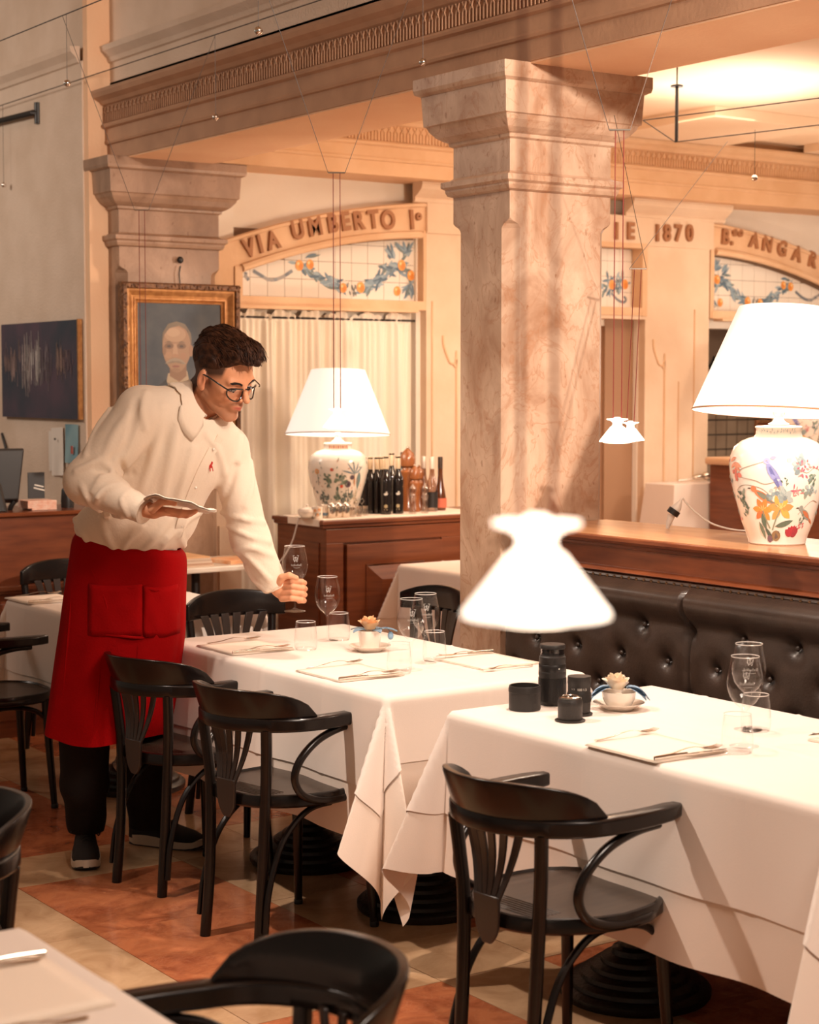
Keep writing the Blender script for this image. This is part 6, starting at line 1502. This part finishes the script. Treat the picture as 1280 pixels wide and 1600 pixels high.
# ---- head
HS = 1.06; HO = L(346, 590, 5.90); yw, pt = radians(53), radians(27)
fh = np.array([sin(yw)*cos(pt), -cos(yw)*cos(pt), -sin(pt)]); rh = np.array([-cos(yw), -sin(yw), 0]); uh = np.cross(rh, fh)
if uh[2] < 0: uh = -uh
rl_ = radians(7); lh = -rh; lh, uh = lh*cos(rl_)+uh*sin(rl_), uh*cos(rl_)-lh*sin(rl_)
HB = np.stack([fh, lh, uh])            # rows: forward, left, up
def hl(P): return (P-HO)@HB.T/HS       # to head-local
def hw(p): return HO+(np.array(p)*HS)@HB
def face(Q):
    X, Y, Z = Q[..., 0], Q[..., 1], Q[..., 2]; A = np.abs(Y); Qs = np.stack([X, A, Z], -1)
    d = ell3(Q, (-.012, 0, .045), (.098, .076, .085)); d = smin(d, ell3(Q, (.030, 0, .030), (.068, .064, .070)), .02)
    d = smin(d, ell3(Q, (.030, 0, -.026), (.058, .052, .074)), .03)
    d = smin(d, cap3(Qs, (.0, .053, -.048), (.072, .014, -.094), .014, .0155), .028); d = smin(d, ell3(Q, (.079, 0, -.094), (.016, .017, .0155)), .016)
    d = smin(d, ell3(Qs, (.064, .042, -.012), (.024, .022, .022)), .022)
    d = smin(d, cap3(Qs, (.091, .012, .030), (.080, .046, .030), .008, .008), .014)
    d = smax(d, -ell3(Qs, (.102, .031, .010), (.016, .018, .012)), .012)
    d = smin(d, ell3(Qs, (.078, .032, .008), (.0135, .0145, .0125)), .003)
    d = smin(d, cap3(Q, (.094, 0, .025), (.121, 0, -.015), .0072, .0090), .010); d = smin(d, ell3(Q, (.122, 0, -.017), (.0115, .0100, .0095)), .006); d = smin(d, ell3(Qs, (.106, .013, -.022), (.010, .0065, .0075)), .005)
    d = smin(d, ell3(Q, (.084, 0, -.050), (.020, .026, .022)), .018)
    d = smin(d, cap3(Qs, (.1065, 0, -.0475), (.090, .022, -.0525), .0052, .0022), .003); d = smin(d, cap3(Qs, (.1035, 0, -.0575), (.089, .021, -.0545), .0062, .0022), .003)
    d = smax(d, -cap3(Qs, (.113, 0, -.0525), (.094, .024, -.0535), .0016, .0012), .002)
    ear = ell3(Qs, (-.006, .078, .002), (.017, .010, .031)); ear = smax(ear, -ell3(Qs, (.001, .089, .002), (.009, .008, .019)), .004); ear = smin(ear, ell3(Qs, (.003, .077, -.022), (.009, .007, .012)), .006)
    d = smin(d, ear, .006); return d
def head_fn(P):
    d = face(hl(P))*HS; nb, nt_ = NCa-NDa*.07, hw((-.030, 0, -.030))
    d = smin(d, cap3(P, nb, nt_, .057, .057), .022); d = smin(d, cap3(P, hw((-.015, .0, -.07)), NCa-NDa*.05+np.array([.02, 0, -.02]), .050, .048), .02); return d
V, Fc = surfnet(head_fn, HO-np.array([.16, .17, .20]), HO+np.array([.17, .17, .17]), .0029)
q = hl(V); col = np.tile(np.array([[.72, .32, .165]]), (len(V), 1))
def blend(w, c): 
    global col
    w = np.clip(w, 0, 1)[:, None]; col = col*(1-w)+np.array(c)*w
st_ = np.clip(1-np.abs((q[:, 2]+.085)/.045), 0, 1)*(q[:, 0] > -.02)+np.exp(-((q[:, 2]+.040)/.007)**2-((q[:, 0]-.10)/.02)**2)
st_ = np.maximum(st_, np.exp(-((q[:, 0]-.01)/.022)**2)*np.clip((.02-q[:, 2])/.03, 0, 1)*(q[:, 2] > -.10)*(np.abs(q[:, 1]) > .04)*(np.abs(q[:, 1]) < .072))
blend(st_*.6, (.26, .12, .07)); blend(np.exp(-((q[:, 2]+.0525)/.0065)**4-((q[:, 1])/.021)**4)*(q[:, 0] > .088)*.9, (.50, .11, .075))
blend(np.exp(-((np.abs(q[:, 1])-.032)/.014)**4-((q[:, 2]-.012)/.011)**4)*(q[:, 0] > .07)*.5, (.40, .15, .085)); blend(np.exp(-((q[:, 2]+.012)/.02)**2-((np.abs(q[:, 1])-.04)/.02)**2)*(q[:, 0] > .05)*.35, (.70, .28, .15))
blend((np.abs(q[:, 1]) > .070)*np.exp(-((q[:, 2])/.03)**2)*.5, (.66, .24, .14))
# side-shaved hair reads as a dark shade on the skin
fade = np.clip((q[:, 2]-(.004+.42*np.maximum(q[:, 0], 0)))/.020, 0, 1)*np.clip((.062-q[:, 0])/.008, 0, 1)*(q[:, 2] < .10); bk = np.clip((-.022-q[:, 0])/.012, 0, 1)*np.clip((q[:, 2]+.085)/.035, 0, 1); brn = np.exp(-((q[:, 0]-.018)/.009)**2)*np.clip((.03-q[:, 2])/.02, 0, 1)*np.clip((q[:, 2]+.022)/.02, 0, 1); ne = 1-(np.abs(q[:, 1]) > .0775)*(np.abs(q[:, 2]) < .035); blend(np.maximum(np.maximum(fade, bk), brn*.8)*.93*ne, (.035, .014, .008))
HV, HF, HC = V, Fc, col
# ---- hands and the body under the clothes, one mesh with the head
def chain(P, pts, rs, d=None, k=.004):
    for a, b, r0, r1 in zip(pts[:-1], pts[1:], rs[:-1], rs[1:]):
        e = cap3(P, a, b, r0, r1); d = e if d is None else smin(d, e, k)
    return d
def rhand(P):
    w = Rw; d = cap3(P, w-(Rw-Re)*.15, L(240, 799, 5.67), .028, .024)
    d = smin(d, ell3(P, L(253, 799, 5.665), (.034, .030, .0155)), .014)
    for k in range(4):
        dd = 5.625+.026*k; y = 797+1.6*k
        d = smin(d, chain(P, [L(262, y, dd), L(283-k*1.0, y+3, dd-.002), L(296-k*1.5, y+4, dd), L(306-k*2.5, y+2, dd)], [.0098, .0088, .0082, .0070]), .0035)
    d = smin(d, chain(P, [L(238, 796, 5.625), L(250, 786, 5.60), L(262, 784, 5.60), L(273, 787, 5.605)], [.014, .011, .0098, .0080]), .005)
    return d
def lhand(P):
    d = cap3(P, Lw-(Lw-Le)*.2, L(434, 919, 6.12), .027, .026); d = smin(d, ell3(P, L(441, 921, 6.125), (.026, .026, .036)), .014)
    for k in range(4):
        y = 908+9.2*k; x = -1.2*abs(k-1.2)
        d = smin(d, chain(P, [L(443+x, y, 6.105), L(458+x, y-1, 6.077), L(473+x, y+1, 6.085), L(477+x, y+3, 6.112), L(469+x, y+4, 6.135)], [.0115, .0102, .0095, .0088, .0078]), .0028)
    d = smin(d, chain(P, [L(434, 912, 6.09), L(441, 902, 6.072), L(452, 899, 6.065), L(463, 903, 6.072)], [.0145, .0120, .0105, .0088]), .004)
    return d
parts_ = [(HV, HF, HC)]
for fn, lo, hi in ((rhand, L(222, 825, 5.68)-np.array([0, .16, 0]), L(312, 772, 5.68)+np.array([0, .14, 0])), (lhand, L(420, 960, 6.12)-np.array([0, .12, 0]), L(488, 885, 6.12)+np.array([0, .12, 0]))):
    lo, hi = np.minimum(lo, hi), np.maximum(lo, hi); V, Fc = surfnet(fn, lo, hi, .0021); c = np.tile(np.array([[.76, .36, .20]]), (len(V), 1)); c[:, :] *= (1-.08*np.sin(V[:, 0:1]*160)*np.sin(V[:, 2:3]*140)); parts_.append((V, Fc, c))
def corefn(P):
    d = shirt_core(P)+.03; d = np.maximum(d, .90-P[..., 2]); return cut_cuff(P, cut_cuff(P, d, Re, Rw, .92), Le, Lw, .92)
V, Fc = surfnet(corefn, (min(Re[0], Rw[0])-.12, -.52, .85), (Lw[0]+.08, .30, Rs[2]+.08), .012); parts_.append((V, Fc, np.tile(np.array([[.6, .27, .14]]), (len(V), 1))))
o_ = 0; VV, FF, CC = [], [], []
for v, f, c in parts_: VV.append(v); FF.append(f+o_); CC.append(c); o_ += len(v)
body = netmesh('body', np.concatenate(VV), np.concatenate(FF), skin, man, np.concatenate(CC), relax=1)
# collar
ND = Vector((.80, -.30, .50)).normalized(); NC = Vector(NCa); FD = Vector(fh*np.array([1, 1, 0])); FD = (Vector((.32, -.42, -.84))-ND*Vector((.32, -.42, -.84)).dot(ND)).normalized(); SD = ND.cross(FD)
cl_ = MB(); secs = []; n = 44
for k in range(n+1):
    a = radians(14)+(2*pi-radians(28))*k/n; e = abs(cos(a/2)); fr = max(0, (cos(a)-.25)/.75); R0 = .063
    rad = FD*cos(a)+SD*sin(a); bk_ = -cos(a)*.006
    def pt_(r, h, push=None):
        q = np.array(NC+rad*r+ND*h)
        if push:
            for _ in range(12):
                d_ = float(shirt_core(q[None])[0])
                if d_ >= push: break
                g_ = np.array([float(shirt_core((q+np.eye(3)[k_]*1e-3)[None])[0]-shirt_core((q-np.eye(3)[k_]*1e-3)[None])[0]) for k_ in range(3)]); g_ /= np.linalg.norm(g_)+1e-9; g_ = g_*.6+np.array(rad)*.4
                q = q+g_*(push-d_+.0005)
        return tuple(q)
    secs.append([pt_(R0-.002, -.03), pt_(R0, .006+bk_), pt_(R0+.001, .022+bk_), pt_(R0+.004, .026+bk_), pt_(R0+.009, .024+bk_), pt_(R0+.016, .008+bk_, .004), pt_(R0+.024, -.010, .007), pt_(R0+.030+.004*fr, -.028-.010*fr, .009), pt_(R0+.032+.008*fr, -.040-.026*fr, .008)])
co = ob('collar', MB().loft(secs, cap=False, closed=False), shirtm, shirt); s = co.modifiers.new('t', 'SOLIDIFY'); s.thickness = .0025
def fx_(y, z):
    xs = np.linspace(.13, .03, 160); v = face(np.array([[x, y, z] for x in xs])); k = int(np.argmax(v < 0)); return float(xs[k])
# eyes, brows, glasses, hair
for s in (-1, 1):
    ob('eye', MB().ball(tuple(hw((.0795, s*.032, .0065))), .0128*HS, 16, 12), mat('eye_white', (.62, .50, .42), .2), body)
    c = hw((.0795+.0115*.86, s*.032, .0065-.0115*.45)); ob('iris', MB().ball(tuple(c), (.0042, .0042, .0042), 12, 8), mat('dark_iris', (.03, .015, .01), .2), body)
    ob('eyelid', MB().tube([tuple(hw((x, s*y, z))) for x, y, z in ((.080, .018, .007), (.0915, .024, .0105), (.0945, .032, .0112), (.090, .040, .0095), (.080, .0465, .006))], .0023, 8), skin, body)
    ob('lash_line', MB().tube([tuple(hw((x, s*y, z))) for x, y, z in ((.083, .019, .0035), (.0925, .025, .006), (.0950, .032, .0065), (.0905, .040, .005), (.081, .046, .002))], .0012, 6), M['blackpl'], body)
    br = MB()
    for k in range(52):
        f = k/51; y, z = .013+.031*f, .0275+.0065*sin(f*pi*.8)-.003*f
        for m_ in (0, 1, 2):
            q3 = []
            for dy, dz in ((0, -.002), (.004, .0005), (.008, .0012)): yy, zz = y+dy, z+dz+(.0023*m_-.002)*(1-f*.6); q3.append(tuple(hw((fx_(yy, zz)+.0006+.0006*(dy == .004), s*yy, zz))))
            br.tube(q3, [.0010, .0010, .0004], 4)
    ob('eyebrow', br, mat('brow_hair', (.018, .009, .006), .7), body)['kind'] = 'stuff'
gf = mat('black_acetate_frame', (.012, .009, .008), .18, coat=.8); gl_ = thing; glr = ob('glasses', MB().tube([tuple(hw((.116, y, .020))) for y in (-.010, 0, .010)], .0022, 8), gf, man)
def lensrim(s, n=40):
    out = []
    for k in range(n):
        a = 2*pi*k/n; c, sn = cos(a), sin(a); y = .0345+.0250*np.sign(c)*abs(c)**.85; z = .004+(.0165*abs(sn)**.72 if sn > 0 else -.0245*abs(sn)**.9); out.append(hw((.114-.55*(abs(y)-.03)**2/.03-.010*(abs(y)/.06)**2-.0*z+(.004 if z < 0 else 0)*0, s*y, z)))
    return out
for s in (-1, 1):
    P_ = [Vector(p) for p in lensrim(s)]; P_.append(P_[0]); ob('lens_rim', MB().tube(P_, .0026, 8, cap=False), gf, glr)
    cc = sum(P_[:-1], Vector())/40; mb = MB(); mb.add([tuple(p) for p in P_[:-1]]+[tuple(cc)], [(k, (k+1) % 40, 40) for k in range(40)]); ob('lens', mb, glassmat('spectacle_glass', (.96, .94, .92), .3, .05), glr)
    ob('temple', MB().tube(bez([tuple(hw((x, s*y, z))) for x, y, z in ((.106, .058, .016), (.098, .068, .0165), (.06, .0745, .019), (.02, .0795, .021), (-.004, .0835, .020), (-.018, .082, .006), (-.024, .078, -.008))], 4), .0026, 8, flat=.6), gf, glr)
hairm = mat('dark_brown_hair', (.018, .0065, .0035), .55, c2=(.075, .028, .013), ns=60, spec=.22, bump=.25, bs=200)
def hairfn(P):
    Q = hl(P); X, Y, Z = Q[..., 0], Q[..., 1], Q[..., 2]
    d = ell3(Q, (-.016, 0, .058), (.103, .0795, .088)); d = smin(d, ell3(Q, (.030, 0, .112), (.070, .062, .042)), .03); d = smin(d, ell3(Q, (.074, -.002, .118), (.044, .052, .030)), .02)
    d = smin(d, ell3(Q, (.108, -.008, .112), (.024, .036, .015)), .014); d = smin(d, ell3(Q, (-.03, 0, .118), (.055, .052, .034)), .02)
    zb = np.interp(X, [-.13, -.07, -.04, -.015, .02, .055, .080, .14], [-.060, -.050, -.010, .026, .036, .060, .090, .100])
    wv = X*34+3*np.sin(Y*14+1)+1.2*np.sin(Z*20); up = np.clip((Z-.05)/.05, .1, 1)
    d = d-.0030*np.sin(Y*150+wv)*up-.0018*np.sin(Y*290-X*55+Z*80)-.0025*np.sin(X*38+Y*75+2)*np.clip((Z-.09)/.03, 0, 1)
    d = d+np.clip((.07-Z)/.05, 0, 1)*.0035*(np.abs(Y) > .05)     # clipped short at the sides
    return smax(d, (zb-Z), .010)*HS
V, Fc = surfnet(hairfn, HO-np.array([.17, .17, .08]), HO+np.array([.21, .19, .22]), .0032); hair = netmesh('hair', V, Fc, hairm, man, relax=1)
stx = MB(); rh_ = random.Random(4)
def hz(x, y):     # height of the hair surface in head coordinates
    zs = np.linspace(.19, .03, 60); q = np.array([[x, y, z] for z in zs]); v = hairfn(np.array([hw(a) for a in q])); k = np.argmax(v < 0); return zs[k] if v[k] < 0 else None
for k in range(1300):
    x0 = rh_.uniform(-.10, .10); y0 = max(-.066, min(.066, rh_.gauss(0, .034))); z0 = hz(x0, y0)
    if z0 is None: continue
    ln = rh_.uniform(.03, .06); sw = rh_.uniform(-.008, .003); x2 = min(x0+ln, .128); z2 = hz(x2, y0+sw); z1 = hz((x0+x2)/2, y0+sw*.4)
    if z1 is None: continue
    z2 = z2 if z2 is not None else z1-.012
    e = rh_.uniform(.001, .007)*(1.4 if x0 > .03 else .6)
    stx.tube(bez([tuple(hw(p)) for p in ((x0-.008, y0, z0-.004), ((x0+x2)/2, y0+sw*.4, z1+e), (x2, y0+sw, z2+e*.8))], 3), [.0012, .0014, .0014, .0013, .0011, .0008, .0004], 4)
for k in range(46):   # loose tips at the front
    y0 = rh_.uniform(-.040, .034); x0 = rh_.uniform(.095, .122); z0 = .118+rh_.uniform(-.012, .008); r_ = rh_.uniform(.010, .026)
    stx.tube(bez([tuple(hw(p)) for p in ((x0-.03, y0+.004, z0), (x0, y0, z0+.008+rh_.uniform(0, .008)), (x0+r_, y0-.004, z0+rh_.uniform(-.012, .006)))], 3), [.0020, .0020, .0018, .0015, .0011, .0008, .0004], 4)
for k in range(14):
    y0 = rh_.uniform(-.045, .03); x0 = rh_.uniform(.02, .08); z0 = (hz(x0, y0) or .14); r_ = rh_.uniform(.02, .035)
    stx.tube(bez([tuple(hw(p)) for p in ((x0, y0, z0), (x0+r_*.6, y0-.004, z0+.012), (x0+r_*1.3, y0-.008, z0+.006), (x0+r_*1.6, y0-.010, z0-.012))], 3), .0007, 4)
ob('hair_strands', stx, hairm, hair)['kind'] = 'stuff'
# folded napkin in the hand, wine glass in the other
t = thing('service_cloth', 'folded white cloth lying over the waiter\'s right hand', 'cloth', (0, 0, 0))
A6 = [(224, 783, 5.60), (243, 776, 5.565), (270, 782, 5.55), (300, 790, 5.53), (322, 797, 5.54), (339, 803, 5.56)]
B6 = [(228, 789, 5.78), (246, 787, 5.77), (268, 790, 5.76), (294, 796, 5.74), (316, 801, 5.70), (337, 804, 5.62)]
for k in range(2):
    A_, B_ = [bez([tuple(MW @ Vector(L(*a))) for a in q], 4) for q in (A6, B6)]; V = []; na = len(A_)
    for i in range(na):
        for j in range(9):
            f = j/8; e = .05*k; p = A_[i].lerp(B_[i], e*.4+f*(1-e)); V.append(tuple(p+Vector((0, 0, .004*(2-k)+.003*sin(i*.7)+.005*sin(f*pi)*(1-k*.2)+.0015*sin(i*1.7+f*6)))))
    F_ = [(i*9+j, (i+1)*9+j, (i+1)*9+j+1, i*9+j+1) for i in range(na-1) for j in range(8)]
    o = ob('cloth_layer', MB().add(V, F_), M['nap'], t); s = o.modifiers.new('t', 'SOLIDIFY'); s.thickness = .003
gp = atd(461, 955, 6.10)
wineglass('wine glass with etched monogram held by its stem in the waiter\'s hand', tuple(gp))
